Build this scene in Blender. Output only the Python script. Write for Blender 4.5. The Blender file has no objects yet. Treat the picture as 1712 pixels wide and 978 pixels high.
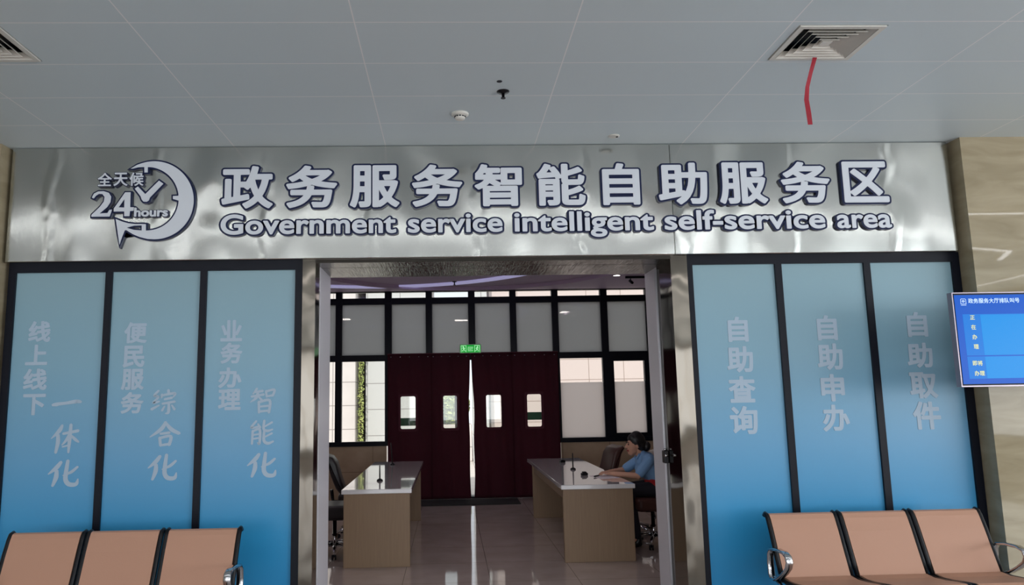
import bpy, bmesh, math, random
import numpy as np
from math import pi, sin, cos, radians
from mathutils import Vector, Matrix
from mathutils.geometry import tessellate_polygon

random.seed(4)
SC = bpy.context.scene
COL = SC.collection

# ------------------------------------------------------------------ camera
CAM_H = 1.65
M3 = [[0.9993945782155185, -0.029943113032207962, -0.017716856813958463],
      [-0.013265904068075596, 0.14279884479853566, -0.9896628242555443],
      [0.032163532496952266, 0.9892986909453303, 0.142315168802111]]
cam_data = bpy.data.cameras.new('camera')
cam = bpy.data.objects.new('camera', cam_data)
COL.objects.link(cam)
mw = Matrix.Identity(4)
for r in range(3):
    mw[r][0] = M3[0][r]
    mw[r][1] = -M3[1][r]
    mw[r][2] = -M3[2][r]
mw[2][3] = CAM_H
cam.matrix_world = mw
cam_data.sensor_width = 36.0
cam_data.lens = 1237.0 / 1712 * 36.0
cam_data.shift_x = (856 - 789.3) / 1712
cam_data.shift_y = (487.6 - 489) / 1712
cam_data.clip_start = 0.05
SC.camera = cam

# ------------------------------------------------------------------ light, world, exposure
SC.view_settings.view_transform = 'Standard'
SC.view_settings.look = 'None'
SC.view_settings.gamma = 1.0
SC.view_settings.exposure = 0.0
SC.view_settings.use_curve_mapping = False
SC.cycles.max_bounces = 10
SC.cycles.transparent_max_bounces = 12
SC.cycles.sample_clamp_indirect = 6.0
SC.cycles.use_denoising = True

W = bpy.data.worlds.new('world')
SC.world = W
W.use_nodes = True
wn = W.node_tree.nodes
bg = wn['Background']
bg.inputs['Color'].default_value = (0.86, 0.93, 1.0, 1)
bg.inputs['Strength'].default_value = 1.25

def light(name, typ, loc, rot, energy, color=(1, 1, 1), size=1, size_y=None, portal=False):
    d = bpy.data.lights.new(name, typ)
    d.energy = energy
    d.color = color
    if typ == 'AREA':
        d.shape = 'RECTANGLE'
        d.size = size
        d.size_y = size_y or size
        if portal:
            d.cycles.is_portal = True
    o = bpy.data.objects.new(name, d)
    COL.objects.link(o)
    o.location = loc
    o.rotation_euler = rot
    return o

s = light('sun', 'SUN', (0, 0, 20), (radians(42), radians(-22), 0), 3.3, (1, 0.95, 0.9))
s.data.angle = radians(0.6)
# daylight of the two glazed hall sides
light('daylight_right', 'AREA', (11.6, -3.0, 1.9), (0, radians(90), 0), 600, (0.93, 0.97, 1.0), 2.4, 12.0)
light('daylight_rear', 'AREA', (-1.0, -11.6, 1.9), (radians(90), 0, 0), 400, (0.93, 0.97, 1.0), 18.0, 2.6)

# ------------------------------------------------------------------ helpers
def lin(c):
    c = c / 255.0
    return c / 12.92 if c <= 0.04045 else ((c + 0.055) / 1.055) ** 2.4

def rgb(r, g, b):
    return (lin(r), lin(g), lin(b), 1.0)

MATS = {}

def mat(name, color, rough=0.5, metal=0.0, spec=0.5, emit=None, estr=0.0, coat=0.0):
    m = bpy.data.materials.new(name)
    m.use_nodes = True
    b = m.node_tree.nodes['Principled BSDF']
    b.inputs['Base Color'].default_value = color
    b.inputs['Roughness'].default_value = rough
    b.inputs['Metallic'].default_value = metal
    b.inputs['Specular IOR Level'].default_value = spec
    b.inputs['Coat Weight'].default_value = coat
    if emit:
        b.inputs['Emission Color'].default_value = emit
        b.inputs['Emission Strength'].default_value = estr
    MATS[name] = m
    return m

def nt(m):
    return m.node_tree.nodes, m.node_tree.links, m.node_tree.nodes['Principled BSDF']

def node(ns, typ, **kw):
    n = ns.new(typ)
    for k, v in kw.items():
        setattr(n, k, v)
    return n

def add_bump(m, scale=(1, 1, 1), noise=5.0, detail=2.0, strength=0.1, dist=0.01, tex=None):
    ns, ls, b = nt(m)
    tc = node(ns, 'ShaderNodeTexCoord')
    mp = node(ns, 'ShaderNodeMapping')
    mp.inputs['Scale'].default_value = scale
    t = node(ns, 'ShaderNodeTexNoise')
    t.inputs['Scale'].default_value = noise
    t.inputs['Detail'].default_value = detail
    bp = node(ns, 'ShaderNodeBump')
    bp.inputs['Strength'].default_value = strength
    bp.inputs['Distance'].default_value = dist
    ls.new(tc.outputs['Object'], mp.inputs['Vector'])
    ls.new(mp.outputs['Vector'], t.inputs['Vector'])
    ls.new(t.outputs['Fac'], bp.inputs['Height'])
    ls.new(bp.outputs['Normal'], b.inputs['Normal'])
    return t

def mottled(m, c1, c2, scale=(1, 1, 1), noise=4.0, detail=4.0, lo=0.3, hi=0.7, dist=0.0):
    ns, ls, b = nt(m)
    tc = node(ns, 'ShaderNodeTexCoord')
    mp = node(ns, 'ShaderNodeMapping')
    mp.inputs['Scale'].default_value = scale
    t = node(ns, 'ShaderNodeTexNoise')
    t.inputs['Scale'].default_value = noise
    t.inputs['Detail'].default_value = detail
    t.inputs['Distortion'].default_value = dist
    r = node(ns, 'ShaderNodeValToRGB')
    r.color_ramp.elements[0].position = lo
    r.color_ramp.elements[0].color = c1
    r.color_ramp.elements[1].position = hi
    r.color_ramp.elements[1].color = c2
    ls.new(tc.outputs['Object'], mp.inputs['Vector'])
    ls.new(mp.outputs['Vector'], t.inputs['Vector'])
    ls.new(t.outputs['Fac'], r.inputs['Fac'])
    ls.new(r.outputs['Color'], b.inputs['Base Color'])
    return r.outputs['Color']

def grid_lines(m, base_sock, axes, line_color, bump=0.0):
    """axes: list of (axis index, offset, pitch, line width). Joints drawn on a surface in object space."""
    ns, ls, b = nt(m)
    tc = node(ns, 'ShaderNodeTexCoord')
    sp = node(ns, 'ShaderNodeSeparateXYZ')
    ls.new(tc.outputs['Object'], sp.inputs[0])
    out = None
    for ax, off, pitch, wd in axes:
        a = node(ns, 'ShaderNodeMath', operation='SUBTRACT')
        ls.new(sp.outputs[ax], a.inputs[0])
        a.inputs[1].default_value = off - pitch / 2 - 1000 * pitch
        c = node(ns, 'ShaderNodeMath', operation='MODULO')
        ls.new(a.outputs[0], c.inputs[0])
        c.inputs[1].default_value = pitch
        d = node(ns, 'ShaderNodeMath', operation='SUBTRACT')
        ls.new(c.outputs[0], d.inputs[0])
        d.inputs[1].default_value = pitch / 2
        e = node(ns, 'ShaderNodeMath', operation='ABSOLUTE')
        ls.new(d.outputs[0], e.inputs[0])
        g = node(ns, 'ShaderNodeMath', operation='LESS_THAN')
        ls.new(e.outputs[0], g.inputs[0])
        g.inputs[1].default_value = wd / 2
        if out is None:
            out = g.outputs[0]
        else:
            mx = node(ns, 'ShaderNodeMath', operation='MAXIMUM')
            ls.new(out, mx.inputs[0])
            ls.new(g.outputs[0], mx.inputs[1])
            out = mx.outputs[0]
    mix = node(ns, 'ShaderNodeMix', data_type='RGBA')
    ls.new(out, mix.inputs['Factor'])
    if base_sock is None:
        mix.inputs['A'].default_value = b.inputs['Base Color'].default_value
    else:
        ls.new(base_sock, mix.inputs['A'])
    mix.inputs['B'].default_value = line_color
    ls.new(mix.outputs['Result'], b.inputs['Base Color'])
    return out

class MB:
    """collects shapes into one mesh"""
    def __init__(self):
        self.bm = bmesh.new()
        self.mi = 0

    def _tag(self, faces):
        for f in faces:
            f.material_index = self.mi

    def box(self, x0, x1, y0, y1, z0, z1, bevel=0.0, seg=2):
        bm = bmesh.new()
        bmesh.ops.create_cube(bm, size=1)
        for v in bm.verts:
            v.co = Vector(((x0 + x1) / 2 + v.co.x * (x1 - x0), (y0 + y1) / 2 + v.co.y * (y1 - y0), (z0 + z1) / 2 + v.co.z * (z1 - z0)))
        if bevel:
            bmesh.ops.bevel(bm, geom=bm.edges[:], offset=bevel, segments=seg, profile=0.5, affect='EDGES')
        return self._merge(bm)

    def _merge(self, bm, mtx=None, smooth=False):
        if mtx is not None:
            bmesh.ops.transform(bm, matrix=mtx, verts=bm.verts)
        bmesh.ops.recalc_face_normals(bm, faces=bm.faces)
        mp = {}
        for v in bm.verts:
            mp[v] = self.bm.verts.new(v.co)
        for f in bm.faces:
            try:
                nf = self.bm.faces.new([mp[v] for v in f.verts])
                nf.material_index = self.mi
                nf.smooth = smooth or f.smooth
            except ValueError:
                pass
        bm.free()
        return self

    def obox(self, c, size, rot, bevel=0.0, seg=2):
        bm = bmesh.new()
        bmesh.ops.create_cube(bm, size=1)
        for v in bm.verts:
            v.co = Vector((v.co.x * size[0], v.co.y * size[1], v.co.z * size[2]))
        if bevel:
            bmesh.ops.bevel(bm, geom=bm.edges[:], offset=bevel, segments=seg, profile=0.5, affect='EDGES')
        from mathutils import Euler
        return self._merge(bm, Matrix.Translation(c) @ Euler(rot).to_matrix().to_4x4())

    def tube(self, pts, r, n=10, cap=True, radii=None, closed=False):
        pts = [Vector(p) for p in pts]
        m = len(pts)
        bm = bmesh.new()
        rings = []
        up = None
        for i, p in enumerate(pts):
            if closed:
                t = (pts[(i + 1) % m] - pts[i - 1]).normalized()
            elif i == 0:
                t = (pts[1] - pts[0]).normalized()
            elif i == m - 1:
                t = (pts[-1] - pts[-2]).normalized()
            else:
                t = ((pts[i + 1] - p).normalized() + (p - pts[i - 1]).normalized()).normalized()
            if up is None:
                up = Vector((0, 0, 1)) if abs(t.z) < 0.9 else Vector((1, 0, 0))
            a = t.cross(up)
            if a.length < 1e-5:
                a = t.cross(Vector((0.3, 1, 0.2)))
            a.normalize()
            b = a.cross(t).normalized()
            up = b
            rr = radii[i] if radii else r
            rings.append([bm.verts.new(p + a * rr * cos(2 * pi * k / n) + b * rr * sin(2 * pi * k / n)) for k in range(n)])
        for i in range(m if closed else m - 1):
            A, B = rings[i], rings[(i + 1) % m]
            for k in range(n):
                f = bm.faces.new((A[k], A[(k + 1) % n], B[(k + 1) % n], B[k]))
                f.smooth = True
        if cap and not closed:
            bm.faces.new(rings[0][::-1])
            bm.faces.new(rings[-1])
        return self._merge(bm)

    def lathe(self, prof, c=(0, 0, 0), n=24, axis='Z'):
        bm = bmesh.new()
        rings = []
        for r, z in prof:
            rings.append([bm.verts.new((max(r, 1e-4) * cos(2 * pi * k / n), max(r, 1e-4) * sin(2 * pi * k / n), z)) for k in range(n)])
        for i in range(len(rings) - 1):
            for k in range(n):
                f = bm.faces.new((rings[i][k], rings[i][(k + 1) % n], rings[i + 1][(k + 1) % n], rings[i + 1][k]))
                f.smooth = True
        bm.faces.new(rings[0][::-1])
        bm.faces.new(rings[-1])
        return self._merge(bm, Matrix.Translation(c))

    def prism(self, loops, y0, y1, frame=None):
        """loops in (x, z): first outer, rest holes; extruded along y from y0 (front) to y1"""
        L3 = [[Vector((p[0], p[1], 0)) for p in lp] for lp in loops]
        tris = tessellate_polygon(L3)
        flat = [p for lp in L3 for p in lp]
        bm = bmesh.new()
        F = [bm.verts.new((p.x, y0, p.y)) for p in flat]
        B = [bm.verts.new((p.x, y1, p.y)) for p in flat]
        for t in tris:
            try:
                bm.faces.new([F[i] for i in t])
                bm.faces.new([B[i] for i in reversed(t)])
            except ValueError:
                pass
        k = 0
        for lp in L3:
            n = len(lp)
            for i in range(n):
                a, b = k + i, k + (i + 1) % n
                try:
                    bm.faces.new((F[a], F[b], B[b], B[a]))
                except ValueError:
                    pass
            k += n
        return self._merge(bm, frame)

    def sweep_x(self, prof, x0, x1):
        """closed profile in (y, z) extruded along x"""
        L3 = [[Vector((p[0], p[1], 0)) for p in prof]]
        tris = tessellate_polygon(L3)
        bm = bmesh.new()
        A = [bm.verts.new((x0, p[0], p[1])) for p in prof]
        B = [bm.verts.new((x1, p[0], p[1])) for p in prof]
        for t in tris:
            try:
                bm.faces.new([A[i] for i in t])
                bm.faces.new([B[i] for i in reversed(t)])
            except ValueError:
                pass
        n = len(prof)
        for i in range(n):
            bm.faces.new((A[i], A[(i + 1) % n], B[(i + 1) % n], B[i]))
        return self._merge(bm)

    def sphere(self, c, r, sub=2, scale=(1, 1, 1)):
        bm = bmesh.new()
        bmesh.ops.create_icosphere(bm, subdivisions=sub, radius=1)
        for v in bm.verts:
            v.co = Vector((c[0] + v.co.x * r * scale[0], c[1] + v.co.y * r * scale[1], c[2] + v.co.z * r * scale[2]))
        for f in bm.faces:
            f.smooth = True
        return self._merge(bm)

    def build(self, name, mats, parent=None, origin=None, smooth_angle=None):
        me = bpy.data.meshes.new(name)
        if parent is not None and origin is None:
            origin = parent.matrix_world.translation.copy() if False else Vector(parent.get('_o', (0, 0, 0)))
        org = Vector(origin) if origin is not None else Vector((0, 0, 0))
        if org.length:
            bmesh.ops.translate(self.bm, vec=-org, verts=self.bm.verts)
        self.bm.to_mesh(me)
        self.bm.free()
        for m in (mats if isinstance(mats, (list, tuple)) else [mats]):
            me.materials.append(m)
        o = bpy.data.objects.new(name, me)
        COL.objects.link(o)
        if parent is not None:
            o.parent = parent
            o['_o'] = tuple(org)
        else:
            o.location = org
            o['_o'] = tuple(org)
        return o

def thing(name, label, cat, loc=(0, 0, 0), group=None):
    o = bpy.data.objects.new(name, None)
    o.empty_display_size = 0.1
    COL.objects.link(o)
    o.location = loc
    o['label'] = label
    o['category'] = cat
    o['_o'] = tuple(loc)
    if group:
        o['group'] = group
    return o

def tag(o, label, cat, group=None, kind=None):
    o['label'] = label
    o['category'] = cat
    if group:
        o['group'] = group
    if kind:
        o['kind'] = kind
    return o

def struct(o):
    o['kind'] = 'structure'
    return o

def copy_tree(o, parent=None):
    c = o.copy()
    COL.objects.link(c)
    if parent is not None:
        c.parent = parent
    for ch in list(o.children):
        copy_tree(ch, c)
    return c

def arc(cx, cz, r, a0, a1, n):
    return [(cx + r * cos(radians(a0 + (a1 - a0) * i / n)), cz + r * sin(radians(a0 + (a1 - a0) * i / n))) for i in range(n + 1)]

# ------------------------------------------------------------------ materials
m_black = mat('black_frame', rgb(11, 15, 28), 0.4, 0, 0.2)
m_navy = mat('navy_edge', rgb(8, 24, 66), 0.4, 0, 0.3)
m_face = mat('letter_face', rgb(220, 226, 234), 0.42)
m_print = mat('frosted_print', rgb(172, 192, 210), 0.6)
m_white = mat('white_plastic', rgb(225, 224, 216), 0.45)
m_chrome = mat('chrome', rgb(205, 205, 208), 0.12, 1.0)
m_darkmetal = mat('dark_metal', rgb(30, 28, 32), 0.35, 0.6)
m_leather = mat('tan_vinyl', rgb(190, 144, 120), 0.5)
add_bump(m_leather, (1, 1, 1), 120, 3, 0.12, 0.004)
m_shell = mat('black_steel', rgb(26, 26, 30), 0.3, 0.4)
m_wood = mat('beige_laminate', rgb(196, 164, 128), 0.5)
mottled(m_wood, rgb(140, 114, 90), rgb(147, 121, 95), (18, 18, 1.2), 3, 4)
m_top = mat('white_stone_top', rgb(226, 222, 224), 0.05, 0, 0.6, coat=0.6)
m_curtain = mat('maroon_fabric', rgb(84, 30, 46), 0.8)
add_bump(m_curtain, (1, 1, 0.2), 6, 3, 0.25, 0.02)
m_brown = mat('brown_leather', rgb(72, 40, 34), 0.38)
m_blackleather = mat('black_leather', rgb(36, 30, 34), 0.4)
m_red = mat('red_ribbon', rgb(158, 20, 42), 0.6)
m_green = mat('exit_green', rgb(20, 120, 50), 0.5, emit=rgb(10, 190, 60), estr=0.55)
m_exitwhite = mat('exit_symbol', rgb(200, 240, 205), 0.5, emit=rgb(190, 255, 200), estr=0.75)
m_lamp = mat('lamp_glow', (1, 1, 1, 1), 0.5, emit=(1, 0.97, 0.92, 1), estr=7.0)
m_led = mat('led_line_glow', (1, 1, 1, 1), 0.5, emit=(0.97, 0.98, 1, 1), estr=15.0)
m_lav = mat('lavender_cove_glow', rgb(170, 168, 205), 0.6, emit=rgb(186, 182, 226), estr=0.5)

# brushed stainless of the sign, slightly buckled
m_sign = mat('brushed_stainless', rgb(198, 200, 196), 0.17, 1.0)
ns, ls, b = nt(m_sign)
tc = node(ns, 'ShaderNodeTexCoord')
mp1 = node(ns, 'ShaderNodeMapping'); mp1.inputs['Scale'].default_value = (1.5, 1, 0.75)
n1 = node(ns, 'ShaderNodeTexNoise'); n1.inputs['Scale'].default_value = 0.9; n1.inputs['Detail'].default_value = 0.6; n1.inputs['Distortion'].default_value = 0.8
ls.new(tc.outputs['Object'], mp1.inputs['Vector']); ls.new(mp1.outputs['Vector'], n1.inputs['Vector'])
b1 = node(ns, 'ShaderNodeBump'); b1.inputs['Strength'].default_value = 1.0; b1.inputs['Distance'].default_value = 0.085
ls.new(n1.outputs['Fac'], b1.inputs['Height'])
# the panel joint near the right jamb, where the sheet is pulled
sx = node(ns, 'ShaderNodeSeparateXYZ'); ls.new(tc.outputs['Object'], sx.inputs[0])
# stiffeners behind the sheet show as soft vertical folds every 0.83 m
nw = node(ns, 'ShaderNodeTexNoise'); nw.inputs['Scale'].default_value = 2.2; ls.new(tc.outputs['Object'], nw.inputs['Vector'])
w1 = node(ns, 'ShaderNodeMath', operation='MULTIPLY_ADD'); ls.new(nw.outputs['Fac'], w1.inputs[0]); w1.inputs[1].default_value = 0.22; ls.new(sx.outputs[0], w1.inputs[2])
w2 = node(ns, 'ShaderNodeMath', operation='ADD'); ls.new(w1.outputs[0], w2.inputs[0]); w2.inputs[1].default_value = 100.0
w3 = node(ns, 'ShaderNodeMath', operation='MODULO'); ls.new(w2.outputs[0], w3.inputs[0]); w3.inputs[1].default_value = 0.83
w4 = node(ns, 'ShaderNodeMath', operation='SUBTRACT'); ls.new(w3.outputs[0], w4.inputs[0]); w4.inputs[1].default_value = 0.415
w5 = node(ns, 'ShaderNodeMath', operation='ABSOLUTE'); ls.new(w4.outputs[0], w5.inputs[0])
w6 = node(ns, 'ShaderNodeMapRange'); ls.new(w5.outputs[0], w6.inputs[0]); w6.interpolation_type = 'SMOOTHSTEP'
w6.inputs['From Min'].default_value = 0.0; w6.inputs['From Max'].default_value = 0.07; w6.inputs['To Min'].default_value = 1.0; w6.inputs['To Max'].default_value = 0.0
b0 = node(ns, 'ShaderNodeBump'); b0.inputs['Strength'].default_value = 0.5; b0.inputs['Distance'].default_value = 0.012
ls.new(w6.outputs[0], b0.inputs['Height']); ls.new(b1.outputs['Normal'], b0.inputs['Normal'])
d1 = node(ns, 'ShaderNodeMath', operation='SUBTRACT'); ls.new(sx.outputs[0], d1.inputs[0]); d1.inputs[1].default_value = 1.80
d2 = node(ns, 'ShaderNodeMath', operation='ABSOLUTE'); ls.new(d1.outputs[0], d2.inputs[0])
d3 = node(ns, 'ShaderNodeMapRange'); ls.new(d2.outputs[0], d3.inputs[0])
d3.inputs['From Min'].default_value = 0.0; d3.inputs['From Max'].default_value = 0.3; d3.inputs['To Min'].default_value = 1.0; d3.inputs['To Max'].default_value = 0.0
d3.interpolation_type = 'SMOOTHSTEP'
b2 = node(ns, 'ShaderNodeBump'); b2.inputs['Strength'].default_value = 0.5; b2.inputs['Distance'].default_value = 0.09
ls.new(d3.outputs[0], b2.inputs['Height']); ls.new(b0.outputs['Normal'], b2.inputs['Normal'])
mp2 = node(ns, 'ShaderNodeMapping'); mp2.inputs['Scale'].default_value = (2, 1, 260)
n2 = node(ns, 'ShaderNodeTexNoise'); n2.inputs['Scale'].default_value = 3.0; n2.inputs['Detail'].default_value = 2
ls.new(tc.outputs['Object'], mp2.inputs['Vector']); ls.new(mp2.outputs['Vector'], n2.inputs['Vector'])
b3 = node(ns, 'ShaderNodeBump'); b3.inputs['Strength'].default_value = 0.02; b3.inputs['Distance'].default_value = 0.002
ls.new(n2.outputs['Fac'], b3.inputs['Height']); ls.new(b2.outputs['Normal'], b3.inputs['Normal'])
ls.new(b3.outputs['Normal'], b.inputs['Normal'])

m_mirror = mat('polished_stainless', rgb(112, 106, 98), 0.08, 1.0)
add_bump(m_mirror, (2.2, 1, 1.2), 2.2, 0.6, 0.35, 0.025)
m_satin = mat('satin_stainless', rgb(224, 222, 230), 0.35, 0.1)
m_mirror2 = mat('dimmed_stainless_lintel', rgb(66, 62, 58), 0.12, 1.0)  # darker copy of the steel; dim underside reflection put into its colour
add_bump(m_mirror2, (110, 1.5, 1), 2.0, 1, 0.5, 0.004)

# hall ceiling: painted metal tiles 1.2 x 0.493 m with fine joints
m_ceil = mat('ceiling_tiles', rgb(215, 229, 234), 0.45)
grid_lines(m_ceil, None, [(0, -0.486, 1.197, 0.007), (1, 3.747, 0.4925, 0.008)], rgb(248, 250, 252))
m_groove = mat('groove_dark', rgb(105, 108, 112), 0.6)
m_ceil2 = mat('inner_ceiling_lavender_lit', rgb(214, 196, 224), 0.6)  # tint of the lavender cove light put into the base colour

m_floor = mat('polished_floor_tiles', rgb(150, 136, 130), 0.05, 0, 0.5)
cs = mottled(m_floor, rgb(180, 164, 158), rgb(196, 180, 174), (1, 1, 1), 3, 6)
grid_lines(m_floor, cs, [(0, 0.35, 0.8, 0.005), (1, 7.0, 0.8, 0.005)], rgb(122, 110, 104))

m_marble = mat('beige_marble', rgb(200, 186, 160), 0.035, 0, 0.25)
mottled(m_marble, rgb(150, 138, 112), rgb(176, 164, 138), (1.2, 1.2, 5), 1.6, 7, 0.3, 0.72, 0.8)
m_marble2 = mat('beige_stone_side', rgb(178, 164, 140), 0.3)
m_dado = mat('beige_wall_tile', rgb(186, 164, 138), 0.25)
cs = mottled(m_dado, rgb(176, 154, 128), rgb(196, 174, 148), (1, 1, 1), 3, 5)
grid_lines(m_dado, cs, [(0, 0.3, 0.8, 0.006), (2, 0.46, 0.6, 0.006)], rgb(120, 104, 86))
m_plaster = mat('warm_plaster', rgb(176, 164, 154), 0.8)
m_hallwall = mat('hall_plaster', rgb(196, 190, 178), 0.6)

# blue printed panels: pale grey-blue at the top running to saturated blue below
m_blue = mat('blue_print', rgb(120, 160, 180), 0.32, 0, 0.4)
ns, ls, b = nt(m_blue)
tc = node(ns, 'ShaderNodeTexCoord'); sp = node(ns, 'ShaderNodeSeparateXYZ')
ls.new(tc.outputs['Object'], sp.inputs[0])
mr = node(ns, 'ShaderNodeMapRange'); ls.new(sp.outputs[2], mr.inputs[0])
mr.inputs['From Min'].default_value = 0.1; mr.inputs['From Max'].default_value = 2.67
rp = node(ns, 'ShaderNodeValToRGB')
E_ = rp.color_ramp.elements
E_[0].position = 0.0; E_[0].color = rgb(30, 140, 200)
E_[1].position = 1.0; E_[1].color = rgb(142, 174, 185)
e = E_.new(0.22); e.color = rgb(50, 150, 204)
e = E_.new(0.45); e.color = rgb(104, 164, 204)
e = E_.new(0.72); e.color = rgb(130, 172, 193)
ls.new(mr.outputs[0], rp.inputs['Fac']); ls.new(rp.outputs['Color'], b.inputs['Base Color'])

def glass_mat(name, tint, refl=0.12, rough=0.0):
    m = bpy.data.materials.new(name)
    m.use_nodes = True
    ns = m.node_tree.nodes
    ls = m.node_tree.links
    ns.remove(ns['Principled BSDF'])
    t = node(ns, 'ShaderNodeBsdfTransparent'); t.inputs['Color'].default_value = tint
    g = node(ns, 'ShaderNodeBsdfGlossy'); g.inputs['Roughness'].default_value = rough
    mx = node(ns, 'ShaderNodeMixShader'); mx.inputs[0].default_value = refl
    ls.new(t.outputs[0], mx.inputs[1]); ls.new(g.outputs[0], mx.inputs[2])
    ls.new(mx.outputs[0], ns['Material Output'].inputs['Surface'])
    MATS[name] = m
    return m

def frosted_mat(name, trans, clear, refl=0.05, wclear=0.1):
    m = glass_mat(name, clear, refl, 0.02)
    ns = m.node_tree.nodes; ls = m.node_tree.links
    tr = node(ns, 'ShaderNodeBsdfTranslucent'); tr.inputs['Color'].default_value = trans
    df = node(ns, 'ShaderNodeBsdfDiffuse'); df.inputs['Color'].default_value = trans
    a = node(ns, 'ShaderNodeMixShader'); a.inputs[0].default_value = 0.3
    ls.new(tr.outputs[0], a.inputs[1]); ls.new(df.outputs[0], a.inputs[2])
    t = [n for n in ns if n.type == 'BSDF_TRANSPARENT'][0]
    b_ = node(ns, 'ShaderNodeMixShader'); b_.inputs[0].default_value = wclear
    ls.new(a.outputs[0], b_.inputs[1]); ls.new(t.outputs[0], b_.inputs[2])
    mx = [n for n in ns if n.type == 'MIX_SHADER' and any(l.to_node.type == 'OUTPUT_MATERIAL' for l in n.outputs[0].links)][0]
    ls.new(b_.outputs[0], mx.inputs[1])
    return m

m_clear = glass_mat('clear_glass', (0.97, 0.98, 0.97, 1), 0.06)
m_frost = frosted_mat('frosted_glass', (0.86, 0.83, 0.81, 1), (0.8, 0.8, 0.8, 1), 0.05, 0.05)
m_film = frosted_mat('grey_film_glass', (0.56, 0.58, 0.58, 1), (0.3, 0.3, 0.3, 1), 0.05, 0.06)
m_pvc = glass_mat('clear_vinyl', (0.94, 0.95, 0.94, 1), 0.05)

# ------------------------------------------------------------------ setting
YW = 5.70          # front of the sign wall
HC = 3.66          # hall ceiling
YB = 12.70         # rear glazed wall
HI = 3.50          # inner ceiling

o = MB().box(-14, 12, -12, YB + 0.1, -0.12, 0).build('floor', m_floor); struct(o)
DIFF = [(2.215, 4.0), (-2.625, 3.985)]
DS = 0.245
b_ = MB()
cxs_ = [-14]
for dx_, dy_ in sorted(DIFF):
    a, c = dx_ - DS - .007, dx_ + DS + .007
    e0, e1 = dy_ - DS * .85 - .007, dy_ + DS * .85 + .007
    b_.box(cxs_[-1], a, -12, YW + 0.12, HC, HC + 0.12)
    b_.box(a, c, -12, e0, HC, HC + 0.12); b_.box(a, c, e1, YW + 0.12, HC, HC + 0.12)
    b_.box(a, c, e0, e1, HC + 0.08, HC + 0.12)
    cxs_.append(c)
b_.box(cxs_[-1], 12, -12, YW + 0.12, HC, HC + 0.12)
struct(b_.build('ceiling', m_ceil))
# hall sides (the right and the rear are glazed, with piers)
o = MB().box(-14.15, -14, -12, YW, 0, HC).build('wall_left', m_hallwall); struct(o)
b_ = MB()
b_.box(12, 12.15, -12, YW, 0, 0.6); b_.box(12, 12.15, -12, YW, 3.2, HC)
for y in (-12, -9, -6, -3, 0, 3, 5.3):
    b_.box(12, 12.15, y, y + 0.4, 0.6, 3.2)
struct(b_.build('wall_right', m_hallwall))
b_ = MB()
b_.box(-14, 12, -12.15, -12, 0, 0.4); b_.box(-14, 12, -12.15, -12, 3.3, HC)
for x in range(-14, 12, 3):
    b_.box(x, x + 0.4, -12.15, -12, 0.4, 3.3)
struct(b_.build('wall_rear', m_hallwall))

# marble pilasters left and right of the sign wall, and wall above / around
b_ = MB(); b_.box(4.13, 12, 5.60, 6.0, 0, HC)
struct(b_.build('wall_pilaster_right', m_marble))
b_ = MB(); b_.box(-14, -3.435, 5.60, 6.0, 0, HC)
struct(b_.build('wall_pilaster_left', m_marble))
# core wall behind sign and panels, with the doorway left open
b_ = MB()
b_.box(-3.435, -1.14, 5.83, 6.45, 0, HC); b_.box(1.9, 4.13, 5.83, 6.45, 0, HC); b_.box(-1.14, 1.9, 5.83, 6.45, 2.83, HC)
struct(b_.build('wall_front', m_plaster))

# black frame of the panel bays
def bars(name, x0, x1, cuts):
    b_ = MB()
    b_.box(x0, x1, 5.755, 5.83, 2.672, 2.75)
    b_.box(x0, x1, 5.755, 5.83, 0.0, 0.12)
    for c0, c1 in cuts:
        b_.box(c0, c1, 5.755, 5.83, 0.12, 2.672)
    struct(b_.build(name, m_black))
bars('trim_1', -3.40, -1.135, [(-3.40, -3.345), (-2.66, -2.608), (-1.932, -1.88), (-1.196, -1.135)])
bars('trim_2', 1.898, 4.125, [(1.898, 1.948), (2.614, 2.668), (3.337, 3.391), (4.062, 4.125)])

# stainless door portal: front faces, polished reveals, lintel
b_ = MB()
b_.box(-1.135, -1.035, 5.735, 5.83, 0, 2.745)
b_.box(-1.06, -1.035, 5.83, 5.94, 0, 2.72)
struct(b_.build('trim_3', m_mirror))
b_ = MB()
b_.box(1.766, 1.898, 5.735, 5.83, 0, 2.745)
b_.box(1.766, 1.80, 5.83, 6.14, 0, 2.72)
struct(b_.build('trim_4', m_mirror))
b_ = MB()
b_.box(-1.035, 1.766, 5.725, 5.76, 2.715, 2.75)
b_.box(-1.06, 1.80, 5.76, 5.97, 2.72, 2.83); b_.box(-1.06, 1.80, 5.98, 6.46, 2.72, 2.83)
struct(b_.build('trim_5', m_mirror2))
# satin door posts at the inner side of the doorway
b_ = MB(); b_.box(-1.14, -1.03, 5.94, 6.44, 0, 2.72)
struct(b_.build('trim_6', m_satin))
b_ = MB(); b_.box(1.762, 1.90, 6.14, 6.5, 0, 2.72)
b_.tube([(1.757, 6.135, 0), (1.757, 6.135, 2.70)], 0.012, 8)
struct(b_.build('trim_7', m_satin))

# ------------------------------------------------------------------ text
GL = {}

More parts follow.
